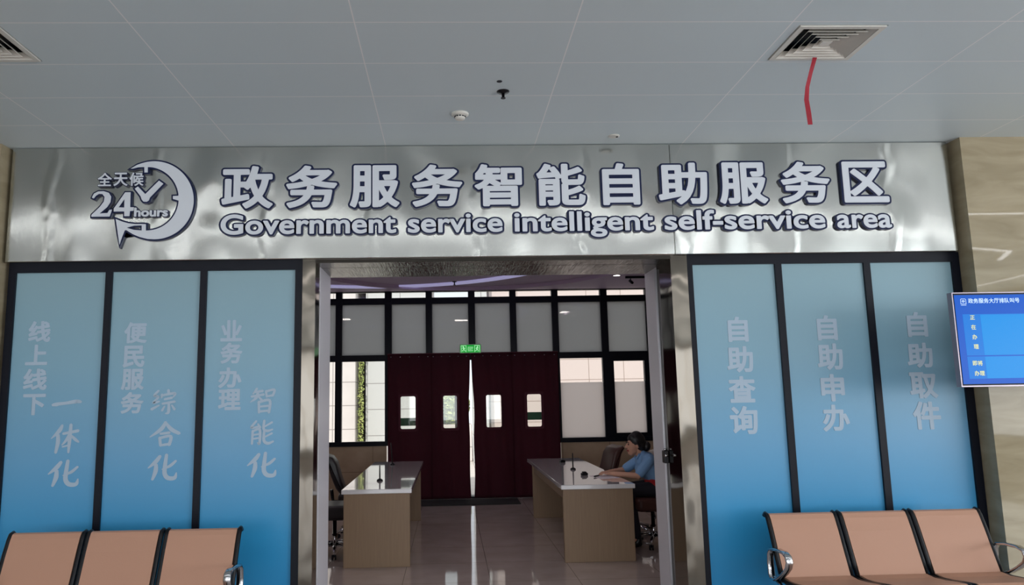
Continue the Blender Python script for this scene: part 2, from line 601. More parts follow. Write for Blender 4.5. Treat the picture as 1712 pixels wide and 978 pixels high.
def glyph_raw(text, offset, res=6):
    """mesh (flat, xy plane) of a text in the built-in lettering"""
    k = (text, round(offset, 4))
    if k in GL:
        return GL[k]
    c = bpy.data.curves.new('t', 'FONT')
    c.body = text
    c.size = 1.0
    c.offset = offset
    c.resolution_u = res
    c.fill_mode = 'NONE'
    o = bpy.data.objects.new('t', c)
    COL.objects.link(o)
    bpy.context.view_layer.update()
    dg = bpy.context.evaluated_depsgraph_get()
    ev = o.evaluated_get(dg)
    me = ev.to_mesh()
    # outline loops
    adj = {}
    for ed in me.edges:
        a, b2 = ed.vertices
        adj.setdefault(a, []).append(b2); adj.setdefault(b2, []).append(a)
    ev.to_mesh_clear()
    c.fill_mode = 'FRONT'
    bpy.context.view_layer.update()
    dg = bpy.context.evaluated_depsgraph_get()
    ev = o.evaluated_get(dg)
    me = ev.to_mesh()
    vs = [v.co.copy() for v in me.vertices]
    fs = [tuple(p.vertices) for p in me.polygons]
    ev.to_mesh_clear()
    bpy.data.objects.remove(o)
    bpy.data.curves.remove(c)
    GL[k] = (vs, fs)
    return GL[k]

def rdp(pts, eps):
    if len(pts) < 3:
        return pts
    a, b2 = pts[0], pts[-1]
    dx, dy = b2[0] - a[0], b2[1] - a[1]
    L = math.hypot(dx, dy)
    best, bi = -1, 0
    for i in range(1, len(pts) - 1):
        p = pts[i]
        d = abs(dx * (p[1] - a[1]) - dy * (p[0] - a[0])) / L if L > 1e-9 else math.hypot(p[0] - a[0], p[1] - a[1])
        if d > best:
            best, bi = d, i
    if best <= eps:
        return [a, b2]
    return rdp(pts[:bi + 1], eps)[:-1] + rdp(pts[bi:], eps)

def bold(ch, r, h=0.0085):
    """a single glyph thickened by r: contour of its distance field"""
    k = (ch, 'b', round(r, 4))
    if k in GL:
        return GL[k]
    vs, fs = glyph_raw(ch, 0.0)
    key = lambda v: (round(v.x, 5), round(v.y, 5))
    cnt = {}
    for f in fs:
        n = len(f)
        for q in range(n):
            a, b2 = key(vs[f[q]]), key(vs[f[(q + 1) % n]])
            e = (min(a, b2), max(a, b2))
            cnt[e] = cnt.get(e, 0) + 1
    E = np.array([(e[0][0], e[0][1], e[1][0], e[1][1]) for e, c in cnt.items() if c == 1 and e[0] != e[1]])
    m = r + 3 * h
    X = np.arange(E[:, [0, 2]].min() - m, E[:, [0, 2]].max() + m + h, h)
    Y = np.arange(E[:, [1, 3]].min() - m, E[:, [1, 3]].max() + m + h, h)
    gx, gy = np.meshgrid(X, Y, indexing='ij')
    D = np.full(gx.shape, 1e9)
    ins = np.zeros(gx.shape, bool)
    for x0, y0, x1, y1 in E:
        dx, dy = x1 - x0, y1 - y0
        t = np.clip(((gx - x0) * dx + (gy - y0) * dy) / (dx * dx + dy * dy), 0, 1)
        D = np.minimum(D, np.hypot(gx - x0 - t * dx, gy - y0 - t * dy))
        if y0 != y1:
            c = ((y0 > gy) != (y1 > gy)) & (gx < (x1 - x0) * (gy - y0) / (y1 - y0) + x0)
            ins ^= c
    S = np.where(ins, D, -D) + r + 1.7e-6       # positive inside
    nx, ny = S.shape
    P = S > 0
    seg = {}
    def pt(i0, j0, i1, j1):
        a, b2 = S[i0, j0], S[i1, j1]
        t = a / (a - b2)
        return ((i0, j0, i1, j1), (X[i0] + (X[i1] - X[i0]) * t, Y[j0] + (Y[j1] - Y[j0]) * t))
    nodes = {}
    act = np.argwhere((P[:-1, :-1] != P[1:, :-1]) | (P[:-1, :-1] != P[:-1, 1:]) | (P[:-1, :-1] != P[1:, 1:]))
    for i, j in act:
        c = [(i, j), (i + 1, j), (i + 1, j + 1), (i, j + 1)]
        ent, ext_ = [], []
        for q in range(4):
            a, b2 = c[q], c[(q + 1) % 4]
            if P[a] != P[b2]:
                lo, hi = (a, b2) if a < b2 else (b2, a)
                kk, xy = pt(lo[0], lo[1], hi[0], hi[1])
                nodes[kk] = xy
                (ext_ if P[a] else ent).append((q, kk))
        for q, kk in ext_:
            # leave the inside here; join to the next entry going round
            best = min(ent, key=lambda z: (q - z[0]) % 4)
            seg[kk] = best[1]
    loops = []
    left = dict(seg)
    while left:
        a0, b0 = left.popitem()
        lp = [a0]
        cur = b0
        while cur != a0 and cur in left:
            lp.append(cur)
            cur = left.pop(cur)
        pts = [nodes[q] for q in lp]
        half = len(pts) // 2
        pts = rdp(pts[:half + 1], 0.0014)[:-1] + rdp(pts[half:] + pts[:1], 0.0014)[:-1]
        if len(pts) >= 3:
            ar = sum(pts[q - 1][0] * pts[q][1] - pts[q][0] * pts[q - 1][1] for q in range(len(pts))) / 2
            if abs(ar) > 2e-5:
                loops.append((ar, pts))
    # the largest loop is an outer one and fixes the orientation
    sg = 1 if max(loops, key=lambda z: abs(z[0]))[0] > 0 else -1
    outs = [[ar, [p]] for ar, p in loops if ar * sg > 0]
    def inside(p, poly):
        c = False
        for q in range(len(poly)):
            x0, y0 = poly[q - 1]; x1, y1 = poly[q]
            if (y0 > p[1]) != (y1 > p[1]) and p[0] < (x1 - x0) * (p[1] - y0) / (y1 - y0) + x0:
                c = not c
        return c
    for ar, p in loops:
        if ar * sg < 0:
            c = [o for o in outs if inside(p[0], o[1][0])]
            if c:
                min(c, key=lambda o: abs(o[0]))[1].append(p)
    V, F = [], []
    for _, lps in outs:
        L3 = [[Vector((p[0], p[1], 0)) for p in lp] for lp in lps]
        off = len(V)
        V += [p for lp in L3 for p in lp]
        F += [tuple(q + off for q in t) for t in tessellate_polygon(L3)]
    GL[k] = (V, F)
    return GL[k]

def bext(text, r):
    a, b2, c, d = extents(glyph_raw(text, 0.0)[0])
    return a - r, b2 + r, c - r, d + r

def extents(vs):
    return min(v.x for v in vs), max(v.x for v in vs), min(v.y for v in vs), max(v.y for v in vs)

def put_glyph(mb, raw, fx, fz, y_front, y_back):
    """flat glyph faces mapped by fx, fz into x, z; extruded from y_front back to y_back"""
    vs, fs = raw
    bm = bmesh.new()
    F = [bm.verts.new((fx(v.x), y_front, fz(v.y))) for v in vs]
    for f in fs:
        try:
            bm.faces.new([F[i] for i in f])
        except ValueError:
            pass
    if y_back > y_front:
        edges = [e for e in bm.edges if len(e.link_faces) == 1]
        ext = bmesh.ops.extrude_edge_only(bm, edges=edges)
        for v in ext['geom']:
            if isinstance(v, bmesh.types.BMVert):
                v.co.y = y_back
    mp = {}
    for v in bm.verts:
        mp[v] = mb.bm.verts.new(v.co)
    for f in bm.faces:
        try:
            nf = mb.bm.faces.new([mp[v] for v in f.verts])
            nf.material_index = mb.mi
        except ValueError:
            pass
    bm.free()

def fit(raw_box, x0, x1, z0, z1):
    a, b2, c, d = raw_box
    return (lambda x: x0 + (x - a) * (x1 - x0) / (b2 - a)), (lambda y: z0 + (y - c) * (z1 - z0) / (d - c))

# ------------------------------------------------------------------ the stainless sign
sign = thing('sign_board', 'wide brushed stainless sign over the doorway with raised white Chinese and English lettering', 'sign', (0.34, YW, 2.745))
b_ = MB()
b_.box(-3.405, 1.799, YW, YW + 0.13, 2.747, 3.655, 0.004, 1)
b_.box(1.801, 4.09, YW, YW + 0.13, 2.747, 3.655, 0.004, 1)
b_.build('steel_panel', m_sign, sign)

def sign_char(name, raw_face, raw_edge, fx, fz, dx=0.0):
    mb = MB()
    mb.mi = 0
    put_glyph(mb, raw_edge, fx, fz, YW - 0.022, YW)
    mb.mi = 1
    put_glyph(mb, raw_face, fx, fz, YW - 0.026, YW - 0.022)
    return mb.build(name, [m_navy, m_face], sign)

cn = '政务服务智能自助服务区'
cxs = [-1.564, -1.063, -0.569, -0.077, 0.408, 0.906, 1.387, 1.885, 2.371, 2.879, 3.370]
wds = [0.43, 0.43, 0.42, 0.43, 0.41, 0.42, 0.33, 0.43, 0.42, 0.43, 0.40]
for ch, cx_, w_ in zip(cn, cxs, wds):
    fa = bold(ch, 0.030)
    ed = bold(ch, 0.070)
    fx, fz = fit(extents(ed[0]), cx_ - w_ / 2, cx_ + w_ / 2, 3.132, 3.503)
    sign_char('character', fa, ed, fx, fz)

words = [('Government', -1.778, -0.386), ('service', -0.325, 0.449), ('intelligent', 0.511, 1.650),
         ('self-service', 1.703, 3.030), ('area', 3.093, 3.567)]
XS = 0.119 / 0.546
for wd, x0, x1 in words:
    OF, OE = 0.022, 0.08
    full = bext(wd, OE)
    k = (x1 - x0) / (full[1] - full[0])
    fxw = lambda x, k=k, a=full[0], x0=x0: x0 + (x - a) * k
    fzw = lambda y: 2.944 + y * XS
    for i, ch in enumerate(wd):
        pre = bext(wd[:i + 1], OE)
        solo = bext(ch, OE)
        sh = pre[1] - solo[1]
        sign_char('letter' if ch != '-' else 'hyphen', bold(ch, OF), bold(ch, OE),
                  lambda x, sh=sh, f=fxw: f(x + sh), fzw)

def ez(x, y):       # emblem drawing units -> wall plane
    return (-2.945 + x * 1.119 / 1304 + (y / 978) * 0.04, 3.640 - y * 0.864 / 978)

def poly_offset(lp, d):
    n = len(lp)
    area = sum(lp[i][0] * lp[(i + 1) % n][1] - lp[(i + 1) % n][0] * lp[i][1] for i in range(n))
    sgn = 1 if area > 0 else -1
    out = []
    for i in range(n):
        p0, p1, p2 = Vector(lp[i - 1]), Vector(lp[i]), Vector(lp[(i + 1) % n])
        e1 = (p1 - p0).normalized(); e2 = (p2 - p1).normalized()
        n1 = Vector((e1.y, -e1.x)) * sgn; n2 = Vector((e2.y, -e2.x)) * sgn
        m_ = n1 + n2
        if m_.length < 1e-4:
            m_ = n1
        m_.normalize()
        c_ = max(0.45, m_.dot(n1))
        out.append(tuple(p1 + m_ * d / c_))
    return out

def emblem_piece(name, loops, grow=0.013):
    L = [[ez(*p) for p in lp] for lp in loops]
    mb = MB()
    mb.mi = 0
    mb.prism([poly_offset(L[0], grow)] + [poly_offset(h, -grow) for h in L[1:]], YW - 0.022, YW)
    mb.mi = 1
    mb.prism(L, YW - 0.026, YW - 0.0215)
    return mb.build(name, [m_navy, m_face], sign)

def earc(cx_, cy_, r, a0, a1, n):
    return [(cx_ + r * cos(radians(a0 + (a1 - a0) * i / n)), cy_ + r * sin(radians(a0 + (a1 - a0) * i / n))) for i in range(n + 1)]

out_arc = [(540, 186), (600, 152)] + earc(752, 474, 354, -108, 90, 40) + [(690, 824), (620, 806), (560, 780), (500, 742)]
arrow = [(488, 745), (466, 800), (442, 872), (430, 790), (418, 705), (408, 642), (470, 668), (520, 682), (580, 690), (640, 690), (676, 692)]
inner = [(676, 750)] + earc(685, 462, 287, 86, 4, 18) + [(920, 466), (920, 440), (968, 438)] + earc(685, 458, 287, -6, -84, 14) + \
        [(694, 172), (694, 222), (664, 222), (664, 172), (610, 174), (560, 186)]
emblem_piece('clock_arrow', [out_arc + arrow + inner, [(505, 722), (570, 704), (640, 702), (640, 748), (570, 742)]])
emblem_piece('clock_hands', [[(578, 370), (606, 350), (672, 420), (796, 298), (834, 326), (712, 452), (704, 476), (684, 490), (656, 488), (640, 470), (630, 440)]])
emblem_piece('numeral', [[(195, 448), (212, 412), (250, 392), (300, 390), (345, 405), (366, 440), (360, 490), (330, 535), (262, 592), (335, 588),
                          (352, 560), (374, 558), (352, 620), (192, 620), (192, 604), (268, 530), (302, 484), (308, 442), (288, 416), (256, 414), (228, 432), (212, 456)]], 0.011)
emblem_piece('numeral', [[(492, 402), (540, 402), (536, 538), (570, 538), (566, 570), (534, 572), (530, 618), (484, 618), (484, 575), (390, 575), (390, 550)],
                         [(486, 462), (432, 538), (484, 540)]], 0.011)
for i, ch in enumerate('全天候'):
    fa, ed = bold(ch, 0.018), bold(ch, 0.065)
    x0, z0 = ez(236 + i * 143, 350)
    x1, z1 = ez(380 + i * 143, 216)
    fx, fz = fit(extents(ed[0]), x0, x1, z0, z1)
    sign_char('character', fa, ed, fx, fz)
full = bext('hours', 0.09)
hx0, hz0 = ez(562, 630); hx1, hz1 = ez(884, 536)
k = (hx1 - hx0) / (full[1] - full[0])
kz = (hz1 - hz0) / (full[3] - full[2])
for i, ch in enumerate('hours'):
    sh = bext('hours'[:i + 1], 0.09)[1] - bext(ch, 0.09)[1]
    sign_char('letter', bold(ch, 0.035), bold(ch, 0.09), lambda x, sh=sh: hx0 + (x + sh - full[0]) * k, lambda y: hz0 + (y - full[2]) * kz)

# ------------------------------------------------------------------ blue printed panels
BR = {
 '一': [[(2, 64, 26), (15, 54, 26), (50, 46, 24), (85, 34, 30), (98, 44, 16)]],
 '体': [[(38, 2, 8), (28, 22, 13), (2, 48, 3)], [(24, 35, 11), (26, 60, 13), (20, 98, 9)], [(42, 32, 8), (70, 27, 9), (95, 22, 10)],
        [(68, 0, 10), (66, 50, 12), (64, 98, 7)], [(64, 32, 6), (54, 55, 9), (40, 72, 4)], [(70, 38, 6), (85, 52, 10), (98, 62, 6)], [(42, 78, 5), (66, 72, 6)]],
 '化': [[(40, 5, 10), (25, 28, 14), (0, 52, 4)], [(27, 38, 11), (26, 65, 14), (16, 98, 8)], [(95, 25, 8), (75, 45, 10), (48, 58, 4)],
        [(62, 0, 10), (58, 45, 13), (58, 75, 14), (70, 92, 15), (92, 92, 13), (98, 72, 4)]],
 '综': [[(28, 2, 8), (12, 22, 10), (28, 28, 8), (8, 52, 9), (32, 46, 7)], [(2, 78, 11), (32, 62, 6)], [(66, 0, 10), (68, 12, 10)], [(42, 18, 10), (40, 32, 6)],
        [(42, 22, 8), (92, 14, 10), (86, 30, 5)], [(52, 38, 8), (82, 32, 9)], [(44, 56, 8), (94, 48, 9)], [(70, 54, 9), (70, 90, 11), (58, 96, 4)],
        [(54, 66, 6), (44, 84, 9)], [(82, 62, 6), (94, 80, 10)]],
 '合': [[(52, 0, 8), (38, 28, 13), (2, 58, 4)], [(52, 4, 8), (72, 30, 13), (98, 46, 11)], [(36, 46, 8), (66, 42, 9)], [(34, 60, 9), (38, 92, 9)],
        [(36, 62, 9), (70, 56, 10), (66, 90, 10)], [(38, 90, 8), (66, 86, 9)]],
 '智': [[(26, 2, 9), (10, 24, 5)], [(18, 16, 8), (50, 12, 9)], [(4, 34, 8), (54, 26, 9)], [(30, 16, 9), (24, 38, 11), (0, 56, 3)], [(34, 36, 6), (46, 48, 9)],
        [(62, 12, 8), (66, 36, 8)], [(64, 14, 8), (96, 8, 9), (90, 32, 9)], [(66, 34, 7), (90, 30, 8)], [(34, 54, 9), (36, 98, 9)], [(36, 56, 9), (78, 50, 10), (76, 98, 10)],
        [(38, 74, 7), (74, 71, 8)], [(38, 93, 8), (74, 90, 8)]],
 '能': [[(28, 2, 8), (8, 30, 9), (40, 24, 7)], [(34, 14, 6), (44, 30, 9)], [(14, 42, 9), (12, 98, 8)], [(16, 44, 8), (42, 38, 10), (42, 96, 9), (34, 92, 4)],
        [(18, 60, 7), (38, 57, 7)], [(18, 76, 7), (38, 73, 7)], [(92, 8, 8), (62, 26, 6)], [(60, 0, 9), (58, 36, 10), (74, 44, 10), (94, 38, 6)],
        [(92, 54, 8), (62, 70, 6)], [(60, 46, 9), (60, 84, 11), (76, 96, 11), (98, 88, 7)]],
}

def smooth_stroke(st, n=6):
    if len(st) == 2:
        return [tuple(st[0][j] + (st[1][j] - st[0][j]) * i / 4 for j in range(3)) for i in range(5)]
    out = []
    for i in range(len(st) - 1):
        p0 = st[max(i - 1, 0)]; p1 = st[i]; p2 = st[i + 1]; p3 = st[min(i + 2, len(st) - 1)]
        for q in range(n):
            t = q / n
            out.append(tuple(0.5 * (2 * p1[j] + (p2[j] - p0[j]) * t + (2 * p0[j] - 5 * p1[j] + 4 * p2[j] - p3[j]) * t * t + (3 * p1[j] - p0[j] - 3 * p2[j] + p3[j]) * t ** 3) for j in range(3)))
    out.append(st[-1])
    return out

YP = 5.775

def brush(mb, ch, cx_, cz_, w_, h_):
    for si, st in enumerate(BR[ch]):
        st = [(p[0], p[1], p[2] * 1.12) for p in smooth_stroke(st)]
        L, R = [], []
        for i, p in enumerate(st):
            a = st[max(i - 1, 0)]; c = st[min(i + 1, len(st) - 1)]
            t = Vector((c[0] - a[0], c[1] - a[1])).normalized()
            nrm = Vector((-t.y, t.x))
            L.append((p[0] + nrm.x * p[2] / 2, p[1] + nrm.y * p[2] / 2)); R.append((p[0] - nrm.x * p[2] / 2, p[1] - nrm.y * p[2] / 2))
        t0 = Vector((st[0][0] - st[1][0], st[0][1] - st[1][1])).normalized() * st[0][2] * 0.4
        t1 = Vector((st[-1][0] - st[-2][0], st[-1][1] - st[-2][1])).normalized() * st[-1][2] * 0.4
        cap0 = (st[0][0] + t0.x, st[0][1] + t0.y); cap1 = (st[-1][0] + t1.x, st[-1][1] + t1.y)
        f = lambda p: (cx_ + (p[0] - 50) / 100 * w_, cz_ - (p[1] - 50) / 100 * h_)
        chain = [(cap0, cap0)] + list(zip(L, R)) + [(cap1, cap1)]
        y = YP - 0.0025 - si * 0.00012
        vs = [(mb.bm.verts.new((f(a)[0], y, f(a)[1])), mb.bm.verts.new((f(b2)[0], y, f(b2)[1]))) for a, b2 in chain]
        for i in range(len(vs) - 1):
            q = [vs[i][0], vs[i + 1][0], vs[i + 1][1], vs[i][1]]
            mb.bm.faces.new(q)

def panel(x0, x1, label, chars, brushes):
    p = thing('printed_panel', label, 'panel', ((x0 + x1) / 2, YP + 0.02, 0.12), 'blue lettered panels beside the doorway')
    bo = MB().box(x0, x1, YP, YP + 0.05, 0.12, 2.672).build('board', m_blue, p, origin=((x0 + x1) / 2, YP + 0.02, 0))
    bo.location = (0, 0, -0.12)
    for ch, cx_, cz_, w_, h_ in chars:
        raw = bold(ch, 0.034)
        fx, fz = fit(extents(raw[0]), cx_ - w_ / 2, cx_ + w_ / 2, cz_ - h_ / 2, cz_ + h_ / 2)
        mb = MB()
        put_glyph(mb, raw, fx, fz, YP - 0.003, YP)
        mb.build('character', m_print, p)
    for ch, cx_, cz_, w_, h_ in brushes:
        mb = MB()
        brush(mb, ch, cx_, cz_, w_, h_)
        mb.build('character', m_print, p)
    return p

panel(-3.345, -2.66, 'blue gradient panel lettered 线上线下 一体化, at the far left beside the stone pilaster',
      [('线', -3.145, 2.215, 0.168, 0.162), ('上', -3.156, 2.036, 0.167, 0.156), ('线', -3.155, 1.85, 0.178, 0.163), ('下', -3.151, 1.66, 0.17, 0.16)],
      [('一', -2.904, 1.664, 0.2, 0.085), ('体', -2.904, 1.40, 0.214, 0.212), ('化', -2.90, 1.145, 0.226, 0.19)])
panel(-2.608, -1.932, 'blue gradient panel lettered 便民服务 综合化, middle of the three left of the doorway',
      [('便', -2.416, 2.195, 0.173, 0.163), ('民', -2.421, 2.012, 0.165, 0.168), ('服', -2.422, 1.838, 0.172, 0.16), ('务', -2.418, 1.66, 0.17, 0.162)],
      [('综', -2.179, 1.66, 0.19, 0.185), ('合', -2.163, 1.416, 0.228, 0.194), ('化', -2.168, 1.175, 0.216, 0.188)])
panel(-1.88, -1.196, 'blue gradient panel lettered 业务办理 智能化, next to the left door jamb',
      [('业', -1.684, 2.2, 0.166, 0.166), ('务', -1.679, 2.027, 0.166, 0.162), ('办', -1.685, 1.838, 0.176, 0.157), ('理', -1.683, 1.672, 0.171, 0.16)],
      [('智', -1.431, 1.66, 0.188, 0.192), ('能', -1.434, 1.42, 0.188, 0.18), ('化', -1.427, 1.178, 0.217, 0.182)])
panel(1.948, 2.614, 'blue gradient panel lettered 自助查询, next to the right door jamb',
      [('自', 2.287, 2.152, 0.162, 0.2), ('助', 2.287, 1.915, 0.208, 0.205), ('查', 2.287, 1.68, 0.212, 0.206), ('询', 2.285, 1.443, 0.22, 0.216)], [])
panel(2.668, 3.337, 'blue gradient panel lettered 自助申办, middle of the three right of the doorway',
      [('自', 3.004, 2.153, 0.162, 0.2), ('助', 3.008, 1.924, 0.205, 0.208), ('申', 3.008, 1.68, 0.188, 0.214), ('办', 3.014, 1.446, 0.214, 0.206)], [])
panel(3.391, 4.062, 'blue gradient panel lettered 自助取件, far right and partly shaded by the wall screen',
      [('自', 3.736, 2.169, 0.165, 0.2), ('助', 3.732, 1.924, 0.206, 0.198), ('取', 3.736, 1.687, 0.222, 0.206), ('件', 3.739, 1.452, 0.222, 0.218)], [])

# ------------------------------------------------------------------ hall ceiling fittings
def diffuser(cx_, cy_, label):
    t = thing('air_diffuser', label, 'vent', (cx_, cy_, HC), 'square ceiling air diffusers')
    S = 0.245
    b_ = MB()
    z0, z1 = HC - 0.006, HC + 0.03
    b_.box(cx_ - S, cx_ + S, cy_ - S * .85, cy_ - S * .85 + 0.028, z0, z1); b_.box(cx_ - S, cx_ + S, cy_ + S * .85 - 0.028, cy_ + S * .85, z0, z1)
    b_.box(cx_ - S, cx_ - S + 0.03, cy_ - S * .85 + 0.028, cy_ + S * .85 - 0.028, z0, z1); b_.box(cx_ + S - 0.03, cx_ + S, cy_ - S * .85 + 0.028, cy_ + S * .85 - 0.028, z0, z1)
    b_.build('frame', m_white, t)
    MB().box(cx_ - S + 0.03, cx_ + S - 0.03, cy_ - S * .85 + 0.028, cy_ + S * .85 - 0.028, HC + 0.06, HC + 0.07).build('shade_plate', m_black, t)  # black plate and side walls stand in for shade between the louvres
    b_ = MB(); q = S - .026; w_ = S * .85 - .024
    b_.box(cx_ - q, cx_ - q + .003, cy_ - w_, cy_ + w_, HC + .001, HC + .06); b_.box(cx_ + q - .003, cx_ + q, cy_ - w_, cy_ + w_, HC + .001, HC + .06)
    b_.box(cx_ - q + .003, cx_ + q - .003, cy_ - w_, cy_ - w_ + .003, HC + .001, HC + .06); b_.box(cx_ - q + .003, cx_ + q - .003, cy_ + w_ - .003, cy_ + w_, HC + .001, HC + .06)
    b_.build('shade_liner', m_black, t)
    for i in range(5):
        r1 = S - 0.034 - i * 0.038
        r0 = r1 - 0.030
        b_ = MB()
        bm = bmesh.new()
        for a in (0, 1, 2, 3):
            sx_ = [(-1, -1), (1, -1), (1, 1), (-1, 1)]
            p, q = sx_[a], sx_[(a + 1) % 4]
            ring = []
            for rr, zz in ((r1, HC - 0.005), (r0, HC + 0.026)):
                ring.append((cx_ + p[0] * rr, cy_ + p[1] * rr * .85, zz)); ring.append((cx_ + q[0] * rr, cy_ + q[1] * rr * .85, zz))
            v = [bm.verts.new(c) for c in (ring[0], ring[1], ring[3], ring[2])]
            v2 = [bm.verts.new((c[0], c[1], c[2] + 0.003)) for c in (ring[0], ring[1], ring[3], ring[2])]
            bm.faces.new(v); bm.faces.new(v2[::-1])
            for k_ in range(4):
                bm.faces.new((v[k_], v[(k_ + 1) % 4], v2[(k_ + 1) % 4], v2[k_]))
        b_._merge(bm)
        b_.build('louvre', m_white, t)
    MB().box(cx_ - 0.03, cx_ + 0.03, cy_ - 0.026, cy_ + 0.026, HC - 0.003, HC + 0.008).build('centre_plate', m_white, t)
    return t
diffuser(2.215, 4.0, 'square white ceiling diffuser with a red streamer hanging from it')
diffuser(-2.625, 3.985, 'square white ceiling diffuser cut by the left edge of the photo')

# red streamer tied to the diffuser
b_ = MB()
pts = [(2.236, 4.165, 3.653), (2.205, 4.168, 3.56), (2.178, 4.172, 3.47), (2.168, 4.176, 3.39), (2.176, 4.178, 3.30), (2.180, 4.180, 3.235)]
bm = bmesh.new()
rows = []
for i, p in enumerate(pts):
    tw = 0.3 * sin(i * 1.2)
    dx, dy = 0.0135 * cos(tw), 0.0135 * sin(tw)
    rows.append([bm.verts.new((p[0] - dx, p[1] - dy, p[2])), bm.verts.new((p[0] + dx, p[1] + dy, p[2])),
                 bm.verts.new((p[0] + dx, p[1] + dy + .0015, p[2])), bm.verts.new((p[0] - dx, p[1] - dy + .0015, p[2]))])
for i in range(len(rows) - 1):
    for k_ in range(4):
        bm.faces.new((rows[i][k_], rows[i][(k_ + 1) % 4], rows[i + 1][(k_ + 1) % 4], rows[i + 1][k_]))
bm.faces.new(rows[0]); bm.faces.new(rows[-1][::-1])
b_._merge(bm)
tag(b_.build('red_streamer', m_red, origin=(2.236, 4.165, 3.653)), 'narrow red ribbon hanging from the right ceiling diffuser', 'ribbon')

# sprinkler, detector, hole
t = thing('fire_sprinkler', 'small dark sprinkler head on the hall ceiling beside a small hole', 'sprinkler', (0.381, 4.663, HC))
MB().lathe([(0.043, 0), (0.040, -0.006), (0.014, -0.012), (0.014, -0.014)], (0.381, 4.663, HC), 20).build('escutcheon', m_darkmetal, t)
MB().lathe([(0.010, -0.010), (0.009, -0.040), (0.016, -0.044), (0.016, -0.048)], (0.381, 4.663, HC), 12).build('nozzle', m_darkmetal, t)
tag(MB().lathe([(0.018, -0.0002), (0.018, -0.0022), (0.014, -0.0026)], (0.346, 4.503, HC), 16).build('hole_disc', m_black), 'tiny round black disc standing for a hole in the ceiling tile near the sprinkler', 'cap')  # black disc on the tile in place of a dark hole
t = thing('smoke_detector', 'cream round smoke detector on the hall ceiling above the sign', 'smoke detector', (0.10, 5.044, HC))
MB().lathe([(0.062, 0), (0.062, -0.010), (0.050, -0.018), (0.042, -0.020)], (0.10, 5.044, HC), 24).build('base', m_white, t)
MB().lathe([(0.040, -0.018), (0.038, -0.034), (0.030, -0.044), (0.012, -0.048)], (0.10, 5.044, HC), 24).build('cap', m_white, t)
b_ = MB()
for k_ in range(12):
    a = 2 * pi * k_ / 12
    b_.obox((0.10 + 0.0395 * cos(a), 5.044 + 0.0395 * sin(a), HC - 0.027), (0.004, 0.014, 0.007), (0, 0, a))
b_.build('sensing_slots', m_black, t)
t = thing('ceiling_sensor', 'small pale flush plate on the ceiling close above the sign', 'sensor', (1.324, 5.50, HC))
MB().lathe([(0.045, 0), (0.045, -0.004), (0.030, -0.007)], (1.31, 5.52, HC), 20).build('plate', MATS['white_plastic'], t)
MB().sphere((1.335, 5.52, HC - 0.007), 0.010, 2, (1, 1, .6)).build('eye', m_black, t)

# LED light lines of the hall, all behind and beside the view
def led(x0, y0, x1, y1, wd, label):
    d = Vector((x1 - x0, y1 - y0)); L = d.length; a = math.atan2(d.y, d.x)
    c = ((x0 + x1) / 2, (y0 + y1) / 2, HC - 0.012)
    t = thing('ceiling_light_line', label, 'light', (c[0], c[1], HC))
    MB().obox(c, (L, wd, 0.024), (0, 0, a)).build('housing', m_white, t)
    MB().obox((c[0], c[1], HC - 0.027), (L - 0.02, wd * 0.8, 0.006), (0, 0, a)).build('glow_strip', m_led, t)
led(-6.5, 3.12, 7.0, 3.12, 0.055, 'long white light line running across the hall ceiling before the sign')
led(7.3, 1.14, 8.2, 0.83, 0.09, 'short white light line at the right of the hall ceiling')
led(8.2, 0.83, 8.6, 0.1, 0.09, 'angled white light line at the right of the hall ceiling')
led(10.3, -2.8, 10.2, -1.4, 0.07, 'white light line at the far right of the hall ceiling')
led(-7.0, -1.0, 7.0, -1.0, 0.12, 'white light line across the middle of the hall ceiling')
led(-7.0, -4.0, 7.0, -4.0, 0.12, 'added unseen light line across the hall ceiling toward the rear windows')  # row added out of view to brighten the sign's lower reflection
led(-7.0, -7.5, 7.0, -7.5, 0.12, 'added unseen light line across the rear of the hall ceiling')  # also added behind the view for the reflection in the steel

# ------------------------------------------------------------------ inner room
XL, XR = -4.6, 4.6
o = MB().box(XL - .1, XR + .1, 6.45, YB + .15, HI, HI + 0.3).build('ceiling_inner', m_ceil2); struct(o)
struct(MB().box(XL - 0.15, XL, 6.45, YB + .1, 0, HI).build('wall_inner_left', m_plaster))
struct(MB().box(XR, XR + 0.15, 6.45, YB + .1, 0, HI).build('wall_inner_right', m_plaster))
# dado walls under the windows
struct(MB().box(XL, -1.07, YB, YB + 0.15, 0, 0.90).build('wall_back_left', m_dado))
struct(MB().box(1.87, XR, YB, YB + 0.15, 0, 0.90).build('wall_back_right', m_dado))
# black glazing frame
b_ = MB()
mul = [(-4.6, -4.5), (-3.5, -3.38), (-2.70, -2.58), (-1.94, -1.83), (-1.10, -0.98), (-0.395, -0.285), (0.34, 0.455), (1.06, 1.17), (1.79, 1.90), (2.64, 2.76), (3.43, 3.60), (4.45, 4.6)]
for a, c in mul:
    b_.box(a, c, YB, YB + 0.1, 2.30, HI)
for a, c in mul:
    if c < -0.9 or a > 1.7:
        b_.box(a, c, YB, YB + 0.1, 0.90, 2.30)
b_.box(XL, XR, YB + .005, YB + 0.095, 3.275, 3.385)
b_.box(XL, XR, YB + .005, YB + 0.095, 3.485, HI)
b_.box(XL, XR, YB + .005, YB + 0.095, 2.30, 2.405)
b_.box(XL, -1.05, YB - .02, YB + 0.095, 0.88, 0.955)
b_.box(1.85, XR, YB - .02, YB + 0.095, 0.88, 0.955)
b_.box(2.76, 2.83, YB, YB + .09, .955, 2.30); b_.box(3.36, 3.43, YB, YB + .09, .955, 2.30); b_.box(2.83, 3.36, YB, YB + .09, .955, 1.02); b_.box(2.83, 3.36, YB, YB + .09, 2.24, 2.30)
struct(b_.build('trim_8', m_black))
wi = 0
